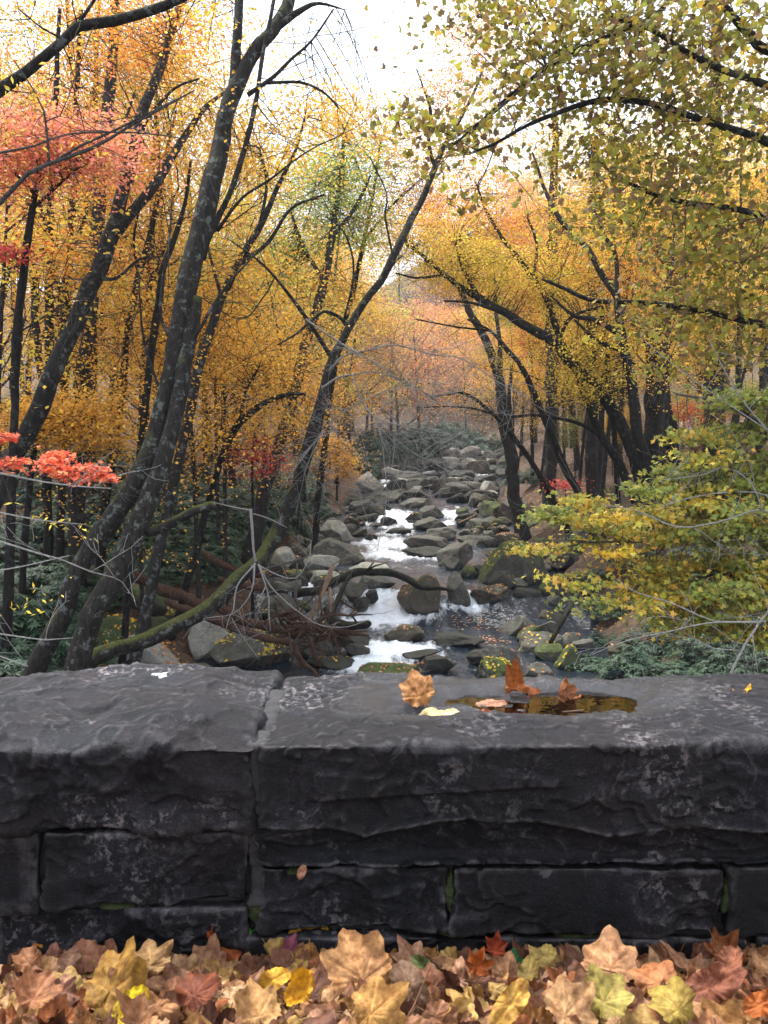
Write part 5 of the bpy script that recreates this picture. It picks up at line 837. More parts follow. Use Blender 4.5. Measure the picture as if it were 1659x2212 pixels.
hero('red_shrub', 'small crimson shrub at the foot of the right bank trunks', 'shrub', [[(1222, 1075, 27, 1.5), (1222, 1045, 27, 1)]], [], 'bark_dark', [(1222, 1048, 27, 22, 9, 160, 'red')], KITE, .10)
hero('crimson_tree', 'crimson tree far behind the arching tree on the right bank', 'tree', [[(1150, 1000, 44, 4), (1148, 850, 44, 4), (1146, 700, 44, 3), (1140, 560, 44, 2)]], [], 'bark_forest', [(1142, 660, 44, 26, 40, 520, 'red'), (1150, 720, 44, 22, 35, 420, 'red'), (1110, 500, 46, 40, 40, 460, 'red'), (1130, 470, 46, 50, 25, 300, 'pink'), (1160, 600, 44, 30, 30, 260, 'red')], KITE, .2, twigs=8)
hero('crimson_tree', 'small red tree glimpsed beside the parked car on the right', 'tree', [[(1478, 985, 40, 3), (1478, 900, 40, 2.5)]], [], 'bark_forest', [(1476, 895, 40, 24, 20, 300, 'red'), (1500, 880, 40, 22, 16, 160, 'pink')], KITE, .18, twigs=4)
hero('overhanging_sycamore', 'big-leaved olive and brown sycamore boughs spreading from the upper right', 'tree', [[(2050, 1500, 9.2, 60), (2010, 1000, 9.3, 54), (1960, 600, 9.4, 46), (1890, 380, 9.5, 36), (1800, 200, 9.6, 26), (1700, 20, 9.8, 18), (1640, -150, 10, 10)]],
     [[(1900, 400, 9.5, 14), (1700, 325, 9.4, 10), (1620, 292, 9.3, 8), (1554, 270, 9.3, 7), (1524, 260, 9.3, 7), (1430, 230, 9.2, 6.5), (1354, 218, 9.2, 6), (1294, 218, 9.2, 6), (1219, 240, 9.1, 5), (1139, 270, 9, 4), (1069, 310, 9, 3), (1029, 325, 9, 2)], [(1840, 270, 9.5, 12), (1659, 185, 9.3, 8), (1579, 160, 9.2, 7), (1504, 125, 9.2, 6), (1449, 90, 9.2, 5), (1404, 65, 9.2, 4), (1330, 40, 9.2, 3)], [(1760, 120, 9.6, 12), (1659, 105, 9.4, 10), (1629, 78, 9.4, 9), (1589, 38, 9.4, 8), (1554, 0, 9.4, 7), (1500, -60, 9.4, 4)], [(1540, -60, 9.4, 6), (1449, 0, 9.3, 5), (1414, 35, 9.3, 5), (1330, 70, 9.2, 4.5), (1230, 115, 9.2, 4), (1110, 200, 9.1, 3), (994, 300, 9, 2)],
      [(1960, 640, 9.4, 14), (1760, 715, 10, 9), (1604, 694, 10.3, 7), (1520, 672, 10.5, 6), (1427, 655, 10.7, 6), (1350, 650, 10.8, 5), (1274, 648, 10.9, 5), (1220, 625, 11, 4), (1170, 603, 11.1, 2.5)], [(1940, 560, 9.4, 12), (1700, 480, 9.6, 8), (1560, 450, 9.8, 6), (1440, 430, 10, 5), (1330, 380, 10, 3), (1280, 330, 10, 2)]], 'bark',
     [(1130, 60, 9.3, 130, 70, 683, 'olive'), (1280, 50, 9.3, 130, 80, 810, 'olive'), (1430, 60, 9.4, 130, 90, 810, 'olive'), (1580, 60, 9.5, 120, 90, 683, 'olive'), (1180, 180, 9.2, 120, 60, 467, 'olive'), (1330, 190, 9.3, 130, 60, 540, 'olive'), (1480, 220, 9.4, 120, 70, 503, 'olive'), (1610, 250, 9.5, 90, 90, 377, 'olive'),
      (870, 255, 9.1, 55, 26, 116, 'olive'), (930, 290, 9.1, 55, 26, 125, 'olive'), (1020, 300, 9.1, 60, 35, 143, 'olive'), (950, 370, 9.2, 60, 30, 80, 'olive'), (1000, 440, 9.3, 40, 25, 53, 'olive'), (1260, 330, 9.6, 110, 50, 323, 'olive'), (1400, 380, 9.8, 130, 70, 557, 'olive'), (1540, 400, 9.9, 120, 80, 575, 'olive'), (1630, 480, 9.8, 80, 80, 377, 'olive'), (1300, 480, 10, 80, 40, 215, 'olive'),
      (1440, 510, 10.2, 130, 50, 467, 'olive'), (1580, 570, 10.2, 110, 70, 540, 'olive'), (1470, 630, 10.5, 130, 50, 377, 'olive'), (1600, 690, 10.2, 100, 70, 467, 'olive'), (1380, 690, 10.8, 70, 40, 143, 'olive'), (1520, 760, 10.4, 110, 50, 305, 'olive'), (1420, 800, 10.8, 70, 30, 80, 'olive'), (1050, 0, 9.5, 80, 40, 233, 'olive')], BROAD, .078, tilt=.9, twigs=60, twl=(.5, 1.4), down=1, srad=.42)
MAPLE = []; gm_ = np.random.default_rng(5)
for v, u0 in [(850, 1540), (885, 1500), (920, 1560), (955, 1480), (985, 1530), (1015, 1440), (1045, 1400), (1072, 1440), (1100, 1190), (1122, 1230), (1150, 1290), (1172, 1200), (1198, 1300), (1222, 1360), (1250, 1400), (1278, 1270), (1300, 1300), (1330, 1400), (1356, 1480), (1312, 1480), (1288, 1420), (1380, 1590)]:
    u = u0
    while u < 1720:
        if gm_.random() < (.86 if v > 1060 else .8):
            g_ = .12 + .55 * (u - 1200) / 450 + (.45 if v < 1080 else 0); MAPLE.append((u + gm_.normal(0, 10), v + gm_.normal(0, 9) + .05 * (u - u0) * gm_.normal(0, 1), 8.45 + gm_.normal(0, .35), gm_.uniform(34, 62), gm_.uniform(6, 12), int(gm_.uniform(130, 250)), 'maplegreen' if gm_.random() < g_ * .75 else ('maple' if gm_.random() < .75 else 'yellow')))
        u += gm_.uniform(48, 80)
hero('yellow_maple', 'near yellow and green maple spreading layered sprays above the right bank', 'tree', [[(1980, 1500, 8.6, 32), (1930, 1250, 8.6, 28), (1860, 1080, 8.6, 22), (1780, 950, 8.6, 16), (1720, 800, 8.7, 10), (1690, 650, 8.8, 6)]],
     [[(1880, 1120, 8.6, 9), (1740, 1085, 8.4, 6), (1659, 1085, 8.4, 4), (1569, 1080, 8.4, 3.5), (1479, 1078, 8.4, 3), (1400, 1090, 8.4, 2.5), (1300, 1098, 8.5, 2), (1220, 1100, 8.5, 1.5)], [(1920, 1240, 8.6, 9), (1700, 1230, 8.4, 5), (1560, 1240, 8.4, 4), (1440, 1260, 8.4, 3), (1330, 1290, 8.4, 2)], [(1800, 980, 8.6, 8), (1659, 920, 8.5, 5), (1560, 870, 8.5, 3.5), (1460, 850, 8.6, 2.5)], [(1900, 1160, 8.6, 8), (1720, 1160, 8.4, 5), (1580, 1170, 8.4, 4), (1420, 1170, 8.5, 3), (1260, 1172, 8.5, 2)]], 'bark_twig',
     MAPLE, STAR, .066, tilt=.62, down=1, twigs=30, twl=(.3, .8), twr=.005, srad=.30, foll='foliage')
hero('bare_sapling', 'pale bare sapling with whitish twigs standing behind the wall at right', 'sapling', [[(1560, 1500, 6.6, 2.97), (1579, 1452, 6.6, 2.77), (1609, 1392, 6.6, 2.51), (1640, 1345, 6.6, 2.24), (1680, 1290, 6.7, 1.98), (1730, 1200, 6.8, 1.58)]],
     [[(1655, 1342, 6.6, 1.72), (1544, 1342, 6.7, 1.45), (1510, 1330, 6.7, 1.32), (1449, 1302, 6.8, 1.19), (1369, 1277, 6.9, 0.92), (1329, 1250, 6.9, 0.59)], [(1640, 1345, 6.6, 1.45), (1529, 1346, 6.5, 1.32), (1454, 1362, 6.5, 1.12), (1354, 1384, 6.4, 0.92), (1279, 1414, 6.4, 0.59)], [(1720, 1230, 6.8, 1.98), (1659, 1105, 7, 1.72), (1554, 1127, 7, 1.58), (1464, 1139, 7.1, 1.45), (1380, 1105, 7.2, 1.19), (1300, 1090, 7.3, 0.79)], [(1700, 1140, 7, 1.72), (1659, 1072, 7, 1.45), (1569, 1064, 7, 1.32), (1479, 1078, 7, 1.19), (1420, 1098, 7.1, 0.79)], [(1645, 1100, 7, 1.45), (1620, 1040, 7, 1.32), (1565, 1008, 7, 1.19), (1520, 1025, 7, 0.92), (1430, 1037, 7, 0.66)], [(1625, 1370, 6.6, 1.19), (1632, 1420, 6.5, 0.92), (1640, 1470, 6.5, 0.66)], [(1600, 1405, 6.6, 1.32), (1540, 1400, 6.5, 1.06), (1500, 1380, 6.5, 0.79), (1440, 1375, 6.5, 0.59)], [(1730, 1000, 7.4, 1.98), (1659, 930, 7.4, 1.58), (1600, 860, 7.5, 1.32), (1560, 790, 7.5, 0.99), (1530, 730, 7.6, 0.66)], [(1659, 930, 7.4, 1.32), (1540, 850, 7.5, 1.06), (1420, 760, 7.6, 0.79), (1380, 720, 7.7, 0.59)]], 'bark_pale', twigs=40, twl=(.25, .7), twr=.0035, twup=-.03)

# ------------------------------------------------------------------ the forest on both banks
def forest(seed, H, R0, c0, n, layers, lean=.06, r=.16, leafs=.13, limbs=16, sd=.62):
    """trunk, limbs and crown of one forest tree standing at the origin."""
    global rng
    keep = rng; rng = np.random.default_rng(seed); tm, lm, cm = MB(), MB(), MB()
    t = np.linspace(0, 1, 14); a = rng.uniform(0, 6.28); p = np.stack([H * lean * t ** 1.5 * math.cos(a), H * lean * t ** 1.5 * math.sin(a), t * H * .93 - .3], -1)
    p[:, :2] += np.cumsum(rng.normal(0, .012 * H * .3, (14, 2)), 0) * .35; rad = r * (1 - t) ** .75 + .015; rad[0] *= 1.35; tube(tm, p, rad, 10, .08, seed=seed); tips = []
    for k in range(limbs):
        f = c0 + (1 - c0) * (k + rng.random()) / limbs * .95; i = f * 13; b = p[int(i)] + (p[min(13, int(i) + 1)] - p[int(i)]) * (i % 1)
        sh = math.sin(math.pi * min(1, (f - c0) / (1 - c0) * .8 + .25)) ; L = R0 * sh * rng.uniform(.7, 1.15) + .3; az = rng.uniform(0, 6.28)
        grow(lm, b, np.array([math.cos(az), math.sin(az), rng.uniform(.25, .9)]), L, max(.02, r * (1 - f) * .55), 2 if L > 1.2 else 1, tips, .22, .03, (3, 6), .55, 5, .006)
    tp = np.array([x[0] for x in tips]); idx = rng.integers(0, len(tp), n // 20); c = tp[idx] + rng.normal(0, .25, (len(idx), 3))
    k3 = rng.normal(0, 1, (len(idx), 20, 3)) * np.array([sd, sd, .13]); k3[..., 2] += (k3[..., :2] * rng.normal(0, .25, (len(idx), 1, 2))).sum(-1)
    pos = (c[:, None] + k3).reshape(-1, 3); tn = np.clip((1 + rng.normal(0, .17, (len(pos), 1))) * (1 + rng.normal(0, [.04, .09, .05], (len(pos), 3))) * np.repeat(rng.uniform(.78, 1.12, len(idx)), 20)[:, None], .3, 1.5)
    scatter(cm, KITE, pos, leafs, tn, .6); rng = keep
    out = []
    for nm, mb, ma, ti in (('trunk', tm, 'bark_forest', 0), ('limbs', lm, 'bark_forest', 0), ('crown', cm, 'forest_leaf', 1)):
        me = to_mesh(nm, mb, (0, 0, 0), not ti, bool(ti)); me.materials.append(M[ma]); out.append((nm, me))
    return out, H
TPL = {'tall': [forest(1, 19, 3.4, .38, 9800, 0, leafs=.082), forest(2, 17, 3.8, .32, 10200, 0, leafs=.082), forest(3, 21, 3.0, .45, 9000, 0, leafs=.082)], 'spread': [forest(4, 13, 4.4, .34, 11000, 0, .14, .15, .082), forest(5, 11.5, 4.0, .34, 10500, 0, .18, .13, .082)],
       'under': [forest(6, 8.0, 2.9, .46, 6200, 0, .12, .06, .078, 14), forest(7, 7.0, 2.5, .46, 7200, 0, .15, .05, .078, 13), forest(8, 9, 3.0, .46, 7200, 0, .1, .07, .078, 15)], 'bare': [forest(9, 17, 3.0, .5, 500, 0, .05, .15), forest(10, 14, 2.6, .5, 300, 0, .05, .12)],
       'far': [forest(11, 16, 4.2, .22, 9000, 0, .05, .16, .165, 18, .8), forest(12, 14, 4.6, .18, 9000, 0, .08, .15, .165, 18, .8)]}
TINT = {'orange': lin(235, 156, 70), 'golden': lin(236, 182, 72), 'yellow': lin(234, 198, 78), 'rust': lin(220, 164, 116), 'green': lin(184, 190, 92), 'red': lin(212, 88, 76), 'dusty': lin(224, 174, 126)}
ONES = ['', 'first', 'second', 'third', 'fourth', 'fifth', 'sixth', 'seventh', 'eighth', 'ninth']; TENS = ['twenty', 'thirty', 'forty', 'fifty', 'sixty', 'seventy']
ORD = ONES[1:] + ['tenth', 'eleventh', 'twelfth', 'thirteenth', 'fourteenth', 'fifteenth', 'sixteenth', 'seventeenth', 'eighteenth', 'nineteenth']
for w in TENS: ORD += [w[:-1] + 'ieth'] + [w + '-' + o for o in ONES[1:]]
GAPU = [560, 620, 700, 780, 830, 880, 905, 935, 990, 1040, 1250, 1300, 1700]; GAPV = [-400, 175, 170, 195, 240, 235, 250, 290, 300, 300, 240, 120, 40]
JOBS, SPOTS = [], []
def tree_at(form, u, d, colour, scale=1.0, x=None):
    x = (u - UC) / FU * d * 1.0 if x is None else x
    if any((x - a) ** 2 + (d - b) ** 2 < 1.6 ** 2 for a, b in SPOTS): return
    SPOTS.append((x, d)); JOBS.append((form, x, d, colour, scale))
def edge_ok(x, d, m): return abs(x - float(xcen(d))) > float(hwid(d)) + m
g = rng
for k in range(400):
    if sum(1 for j in JOBS if j[1] < xcen(j[2])) >= 50: break
    d = 14 + 50 * g.random() ** .8; u = g.uniform(-160, 800); x = (u - UC) / FU * d
    if x > xcen(d) or not edge_ok(x, d, 1.6): continue
    form = g.choice(['tall', 'spread', 'under', 'bare'], p=[.38, .2, .32, .10]) if d > 18 else g.choice(['under', 'tall'], p=[.6, .4])
    colr = g.choice(['orange', 'golden', 'yellow', 'green', 'rust'], p=[.22, .44, .22, .06, .06]) if u < 380 else g.choice(['golden', 'yellow', 'orange', 'green', 'dusty'], p=[.36, .26, .10, .20, .08])
    tree_at(form, u, d, colr, g.uniform(.85, 1.15))
for k in range(400):
    if sum(1 for j in JOBS if j[1] > xcen(j[2])) >= 46: break
    d = 17 + 50 * g.random() ** .8; u = g.uniform(960, 1820); x = (u - UC) / FU * d
    if x < xcen(d) or not edge_ok(x, d, 2.4): continue
    form = g.choice(['tall', 'spread', 'under', 'bare'], p=[.38, .2, .30, .12]) if d > 20 else 'under'
    colr = g.choice(['yellow', 'golden', 'green', 'orange', 'rust'], p=[.46, .28, .08, .10, .08])
    tree_at(form, u, d, colr, g.uniform(.8, 1.1))
for k in range(700):
    if sum(1 for j in JOBS if j[0] == 'far') >= 95: break
    d = g.uniform(62, 178); u = g.uniform(500, 1420); x = (u - UC) / FU * d
    if not edge_ok(x, d, 1.0): continue
    tree_at('far', u, d, g.choice(['dusty', 'rust', 'golden', 'orange', 'green', 'yellow'], p=[.26, .16, .22, .10, .12, .14]), g.uniform(.95, 1.35))
for (u, d, c, s) in [(300, 15.5, 'golden', .8), (430, 17, 'golden', .85), (470, 21, 'golden', 1), (560, 24, 'golden', .9), (250, 19, 'orange', .9), (120, 20, 'golden', 1), (400, 26, 'orange', 1), (640, 30, 'golden', .9), (520, 18.5, 'yellow', .7)]: tree_at('under', u, d, c, s)
for (u, d, c, s) in [(1330, 26, 'yellow', 1), (1250, 30, 'yellow', .9), (1420, 30, 'golden', 1), (1560, 25, 'yellow', 1), (1500, 34, 'yellow', 1), (1170, 38, 'golden', .9), (1640, 30, 'yellow', 1), (1110, 42, 'golden', .8)]: tree_at('under', u, d, c, s)
for k in range(60):
    u, d = g.uniform(1150, 1660), g.uniform(25, 46); x = (u - UC) / FU * d
    if sum(1 for j in JOBS if j[4] < .5) < 20 and edge_ok(x, d, 2.0): tree_at('under', u, d, g.choice(['green', 'yellow', 'golden', 'red'], p=[.45, .35, .12, .08]), g.uniform(.26, .44))
CNAME = {'orange': 'orange', 'golden': 'golden', 'yellow': 'yellow', 'rust': 'rusty', 'green': 'yellow-green', 'red': 'red', 'dusty': 'dusty orange'}
FNAME = {'tall': 'tall', 'spread': 'spreading', 'under': 'low', 'bare': 'nearly bare', 'far': 'distant'}
JOBS.sort(key=lambda j: j[2]); cnt = {}; var = {}
JOBS += [(['tall', 'spread', 'tall'][k % 3], -27 + 4.8 * k + (k % 2) * 1.5, -11.5 - 2.5 * (k % 3), ['golden', 'orange', 'yellow'][k % 3], 1.0) for k in range(12)]  # unseen trees added behind the camera to cut sky light on the wall front
for form, x, d, colr, sc in JOBS:
    i = var.get(form, 0); var[form] = i + 1; tpl, H = TPL[form][i % len(TPL[form])]; z = float(G(x, d)) - .05 if d > 0 else .22 * max(-d - 9.5, 0) - .1
    u0, _ = proj((x, d, z)); wu = 3.2 * sc * FU / d
    for uu in ((u0 - wu * .6, u0, u0 + wu * .6) if d > 0 else ()):                    # crowns leave the sky open over the stream
        lim = float(np.interp(uu, GAPU, GAPV))
        if lim > -300: pt = P(uu, lim, d); sc = min(sc, max(.3, (pt[2] - z) / (H * 1.04)))
    side = ('left' if x < xcen(d) else 'right') if d > 0 else 'road'; key = (form + ('s' if sc <= .5 else ''), colr, side); cnt[key] = cnt.get(key, 0) + 1
    lab = (f"{FNAME[form] if sc > .5 else 'sapling-sized'} {CNAME[colr]} tree on the {side} bank, {ORD[cnt[key] - 1]} of its kind going upstream" if form != 'far' and d > 0 else f"{FNAME[form]} {CNAME[colr]} unseen tree added behind the road to shade the wall, {ORD[cnt[key] - 1]} of its kind" if d < 0 else f"distant {CNAME[colr]} tree in the far woods on the {side} side of the stream head")
    root = thing('forest_tree' if form != 'under' else 'understory_tree', lab, 'tree', (x, d, z), f"{'far' if form == 'far' else 'woodland'} trees on the {side} bank" if d > 0 else 'unseen trees added across the road')
    root.rotation_euler = (0, 0, float(g.uniform(0, 6.28))); root.scale = (sc, sc, sc); tc_ = np.array(TINT[colr]) * (1 + g.normal(0, .06, 3)) * g.uniform(.88, 1.08)
    for nm, me in tpl:
        o = bpy.data.objects.new(nm, me); col.objects.link(o); o.parent = root; o.color = C4(np.clip(tc_, 0, .95)) if nm == 'crown' else (1, 1, 1, 1)

# ------------------------------------------------------------------ rhododendrons
def bush(seed, n=330):
    g2 = np.random.default_rng(seed); sm_, fm = MB(), MB(); c = g2.normal(0, 1, (n, 3)); c[:, 2] = np.abs(c[:, 2]); c /= np.linalg.norm(c, axis=1)[:, None]; rr = g2.uniform(.55, 1, (n, 1)) ** .5
    lump = 1 + .28 * fbm(c * 1.8 + seed, 3, seed)[:, None]; p = c * rr * lump * np.array([1, 1, 1.05]); pos, head, nrm = [], [], []
    for q, dr in zip(p, c):
        ax = unit(dr * .7 + np.array([0, 0, .7])); k = int(g2.integers(6, 10)); a = unit(np.cross(ax, g2.normal(0, 1, 3))); b = np.cross(ax, a)
        for j in range(k):
            th = j / k * 6.283 + g2.normal(0, .15); h = unit(a * math.cos(th) + b * math.sin(th) + ax * g2.uniform(-.35, .35)); pos.append(q); head.append(h); nrm.append(ax)
    scatter(fm, LONG, np.array(pos), .155, tints('rhodo', len(pos), .2), .12, np.array(nrm), np.array(head))
    for q in p[::9]: t = np.linspace(0, 1, 6)[:, None]; tube(sm_, (1 - t) * np.array([0, 0, -.1]) + t * q + np.array([0, 0, .15]) * t * (1 - t), np.linspace(.02, .006, 6), 4)
    r = []
    for nm, mb, ma in (('stems', sm_, 'bark_dark'), ('leaves', fm, 'rhodo')):
        me = to_mesh(nm, mb, (0, 0, 0), nm == 'stems', nm == 'leaves'); me.materials.append(M[ma]); r.append((nm, me))
    return r
BT = [bush(61), bush(62), bush(63), bush(64)]
BU = [(300, 1215, 170), (430, 1160, 190), (230, 1170, 190), (140, 1190, 190), (520, 1120, 150), (370, 1075, 170), (240, 1060, 180), (110, 1040, 200), (600, 1130, 110), (660, 1085, 90), (20, 1530, 260), (-40, 1400, 240), (90, 1440, 200), (60, 1330, 220), (-60, 1260, 220), (130, 1300, 170), (40, 1210, 200), (215, 1300, 110), (240, 1200, 130), (330, 1255, 120), (395, 1245, 130), (450, 1235, 120), (340, 1190, 130), (430, 1180, 140), (510, 1200, 110), (520, 1150, 110), (470, 1120, 120), (580, 1150, 80), (660, 1165, 60), (690, 1120, 46), (640, 1110, 60), (600, 1080, 90), (380, 1110, 140), (280, 1120, 150), (200, 1110, 150), (100, 1110, 170), (20, 1080, 150), (-20, 985, 150), (30, 900, 120), (790, 1020, 70), (760, 1008, 60), (835, 995, 60), (800, 985, 80), (870, 985, 60), (930, 985, 70), (980, 983, 80), (1030, 990, 60), (1050, 1050, 60), (1078, 1030, 60), (1120, 1045, 60), (1160, 1040, 60), (1060, 1078, 44), (660, 1040, 80), (560, 1050, 110),
      (880, 982, 120), (950, 976, 130), (1010, 976, 120), (1060, 985, 110), (820, 978, 110), (990, 965, 120), (910, 965, 120), (1290, 1480, 150), (1380, 1490, 150), (1480, 1490, 160), (1590, 1490, 170), (1680, 1470, 170), (1420, 1420, 130), (1540, 1420, 150), (1650, 1390, 150), (1310, 1410, 80), (1340, 1330, 90), (1480, 1340, 120), (1290, 1270, 90), (1380, 1220, 110), (1520, 1240, 130), (1640, 1250, 130), (1250, 1190, 80), (1320, 1150, 90)]
rows = []
for (u, v, wu) in BU:
    h = hit(u, v, True); rows.append((h[1], h, wu * h[1] / FU))
rows.sort(key=lambda r: r[0]); cnt = {}
for i, (d, h, w) in enumerate(rows):
    side = 'left' if h[0] < xcen(d) else 'right'; cnt[side] = cnt.get(side, 0) + 1; s = w / 2 * (1.3 if side == 'left' and d > 12 else 1.12)
    root = thing('rhododendron_bush', f"dark green glossy rhododendron on the {side} bank, {ORD[cnt[side] - 1]} one upstream from the wall", 'bush', (h[0], h[1] + s * .5, h[2] - .15 * s), f"rhododendron bushes on the {side} bank"); root.rotation_euler = (0, 0, float(g.uniform(0, 6.28))); root.scale = (s, s, s * g.uniform(.8, 1.05)) if s < 1.15 else (s, s, s * .9)
    for nm, me in BT[i % 4]: o = bpy.data.objects.new(nm, me); col.objects.link(o); o.parent = root
# ------------------------------------------------------------------ fallen leaves by the wall
LOBES = {'sycamore': ([90, 47, 133, 4, 176], [1, .88, .88, .62, .62], 38, .66), 'maple': ([90, 44, 136, 2, 178], [1, .9, .9, .6, .6], 25, .42)}
def big_leaf(kind, seed, curl=.25, nt=72, nr=6, stalk=True):
    g2 = np.random.default_rng(seed); th = np.arange(nt) / nt * 2 * np.pi
    if kind in LOBES:
        an, ln, ha, fl = LOBES[kind]; r = np.full(nt, fl * .62)
        for a, L in zip(an, ln):
            dl = np.abs((th - R(a) + np.pi) % (2 * np.pi) - np.pi); L = L * g2.uniform(.92, 1.06); k = R(ha)
            r = np.maximum(r, np.where(dl < R(62), L * math.sin(k) / np.sin(np.clip(k + dl, .05, 3.0)), 0))
        low = np.abs((th - R(270) + np.pi) % (2 * np.pi) - np.pi); r = np.where(low < R(75), np.minimum(r, .30 + .28 * low / R(75)), r)
        r = r * (1 + .085 * (2 * np.abs((th * 72 / 2 / np.pi / 4.2 + .3) % 1 - .5) - .5)); veins = an
    else:
        x, y = np.cos(th), np.sin(th); wd = .40 if kind == 'ovate' else .26
        r = 1 / np.sqrt((x / wd) ** 2 + (y / .60) ** 2); r = r * (1 + .10 * np.maximum(0, y) ** 6) * (1 + .03 * np.sin(th * 18)); veins = [90, 270]
    t = (np.arange(nr) + 1) / nr; T, Q = np.meshgrid(t, np.arange(nt), indexing='ij'); x = T * r[Q] * np.cos(th[Q]); y = T * r[Q] * np.sin(th[Q])
    a, b, c = g2.normal(0, curl, 3); fold = abs(g2.normal(0, curl * .9)); up = g2.choice([-1, 1])
    z = a * x * x + b * y * y + c * x * y + fold * np.abs(x) * .8 + up * curl * .55 * T ** 3 * (fbm(np.stack([np.cos(th[Q]) * 1.7, np.sin(th[Q]) * 1.7, T * 0 + seed], -1), 2, seed) + .3) + .045 * fbm(np.stack([x * 6, y * 6, x * 0 + seed], -1), 3, seed)
    w = np.zeros_like(x)
    for v in veins:
        dl = np.abs((th[Q] - R(v) + np.pi) % (2 * np.pi) - np.pi); w = np.maximum(w, np.where(dl < 1.2, np.exp(-((dl * T * r[Q]) / .030) ** 2), 0))
    z = z - .018 * w; tone = 1 + .28 * w + .14 * fbm(np.stack([x * 3, y * 3, x * 0 + seed], -1), 3, seed + 5)
    V = np.concatenate([np.stack([x, y, z], -1).reshape(-1, 3), [[0, 0, 0]]]); tone = np.concatenate([tone.ravel(), [1.2]])
    i, j = np.meshgrid(np.arange(nr - 1), np.arange(nt), indexing='ij'); k = (j + 1) % nt; q = np.stack([i * nt + j, (i + 1) * nt + j, (i + 1) * nt + k, i * nt + k], -1).reshape(-1, 4)
    jj = np.arange(nt); tr = np.stack([np.full(nt, len(V) - 1), jj, (jj + 1) % nt], 1)
    if stalk:
        m2 = MB(); s = np.linspace(0, 1, 7)[:, None]; y0 = 0 if kind in LOBES else -.55; e = g2.normal(0, .15, 3); e[1] = -.75 + g2.normal(0, .1)
        tube(m2, np.array([0, y0, 0]) + s * e * (.9 if kind in LOBES else .35) + np.array([0, 0, -.06]) * s * s, np.linspace(.018, .012, 7), 5); v2 = m2.verts(); n0 = len(V)
        V = np.concatenate([V, v2]); tone = np.concatenate([tone, np.full(len(v2), .8)]); q = np.concatenate([q, m2.q[0] + n0]); tr = np.concatenate([tr, m2.t[0] + n0])
    return V, q, tr, tone
def frame(nrm, head):
    n = unit(np.asarray(nrm, float)); h = np.asarray(head, float); h = unit(h - n * (h @ n)); return np.stack([np.cross(h, n), h, n], 0)
def put_leaf(mb, L, pos, size, nrm, head, c):
    V, q, t, tone = L; F = frame(nrm, head); mb.add(np.asarray(pos) + size * (V @ F), q, t, np.clip(.80 * np.asarray(c)[None] * tone[:, None], .003, .9))
def on_drift(u, v, off=.03):
    r = ray(u, v); ys = np.linspace(.8, 1.86, 600); t = ys / r[1]; z = CZ + r[2] * t; k = np.nonzero(z <= drift(ys) + off)[0]; k = k[0] if len(k) else len(ys) - 1
    return np.array([r[0] * t[k], ys[k], z[k]])
LT = [big_leaf(k, 500 + i, cu) for i, (k, cu) in enumerate([('sycamore', .4), ('sycamore', .6), ('ovate', .6), ('ovate', .4), ('ovate', .8), ('maple', .5), ('lance', .6), ('sycamore', .5), ('ovate', .35), ('lance', 1.1), ('sycamore', .3), ('ovate', 1.2)])]
BROWNS = [lin(192, 140, 98), lin(208, 156, 108), lin(166, 114, 80), lin(214, 168, 120), lin(138, 94, 70), lin(188, 138, 104), lin(216, 176, 130), lin(182, 116, 72), lin(202, 152, 92), lin(118, 80, 62), lin(196, 150, 118), lin(220, 182, 108), lin(172, 128, 96), lin(150, 104, 84)]
mb = MB(); g3 = np.random.default_rng(99)
for k in range(1500):
    y = 1.16 + .66 * g3.random(); x = g3.uniform(-.95, .95) if k < 1250 else g3.uniform(-2.6, 2.6); off = g3.choice([.0, .012, .026, .042], p=[.3, .3, .25, .15]); pos = np.array([x, y, float(drift(y)) + off + .01 * fbm(np.array([x * 5, y * 5, 0.]), 2, 4)])
    if y > 1.74: pos[2] += .012
    put_leaf(mb, LT[int(g3.integers(len(LT)))], pos, g3.uniform(.036, .078), g3.normal(0, .30, 3) + np.array([0, -.62, .85]), g3.normal(0, 1, 3), BROWNS[int(g3.integers(len(BROWNS)))] * g3.uniform(.7, 1.15))
for k in range(60):
    x, y = g3.uniform(-.9, .9), g3.uniform(1.2, 1.7); a = np.array([x, y, float(drift(y)) + .03]); L = g3.uniform(.05, .16); dv = g3.normal(0, 1, 3) * np.array([1, .6, .25]); tube(mb, np.array([a, a + dv * L * .5 + g3.normal(0, .006, 3), a + dv * L]), np.array([.0022, .0018, .001]), 5, tint=lin(120, 88, 66))
solo('leaf_litter', mb, M['litter'], 'thick drift of dry brown leaves heaped along the foot of the wall', None, None, 'stuff', loc=(0, 1.5, .1), tint=True)
CAMP = np.array([0, 0, CZ])
def fallen(kind, u, v, su, rgb, mode, label, seed, curl=.3, pos=None, yaw=None, off=.075, cat='leaf'):
    p = on_drift(u, v, off) if pos is None else np.asarray(pos, float); g2 = np.random.default_rng(seed); s = su * np.linalg.norm(p - CAMP) / FU / (1.5 if kind in LOBES else 1.1)
    tocam = unit(CAMP - p)
    nrm = {'flat': np.array([0, -.1, 1.]) + g2.normal(0, .06, 3), 'lean': np.array([0, 0, .55]) + tocam * 1.0 + g2.normal(0, .22, 3), 'up': tocam + np.array([0, 0, .12]) + g2.normal(0, .12, 3), 'edge': np.array([g2.choice([-1, 1]) * .9, -.5, .3])}[mode]
    yaw = g2.uniform(-1.2, 1.2) if yaw is None else yaw; up = np.array([0, .5, 1.]) if mode != 'flat' else np.array([0, 1., 0]); rt = np.array([1., 0, 0]); mb = MB()
    put_leaf(mb, big_leaf(kind, seed, curl * 1.5, 120, 10), p, s, nrm, up * math.cos(yaw) + rt * math.sin(yaw), lin(*rgb) * .9); mb2 = mb.verts()
    return solo('fallen_leaf', mb, M['litter'], label, cat, None, loc=p, tint=True)
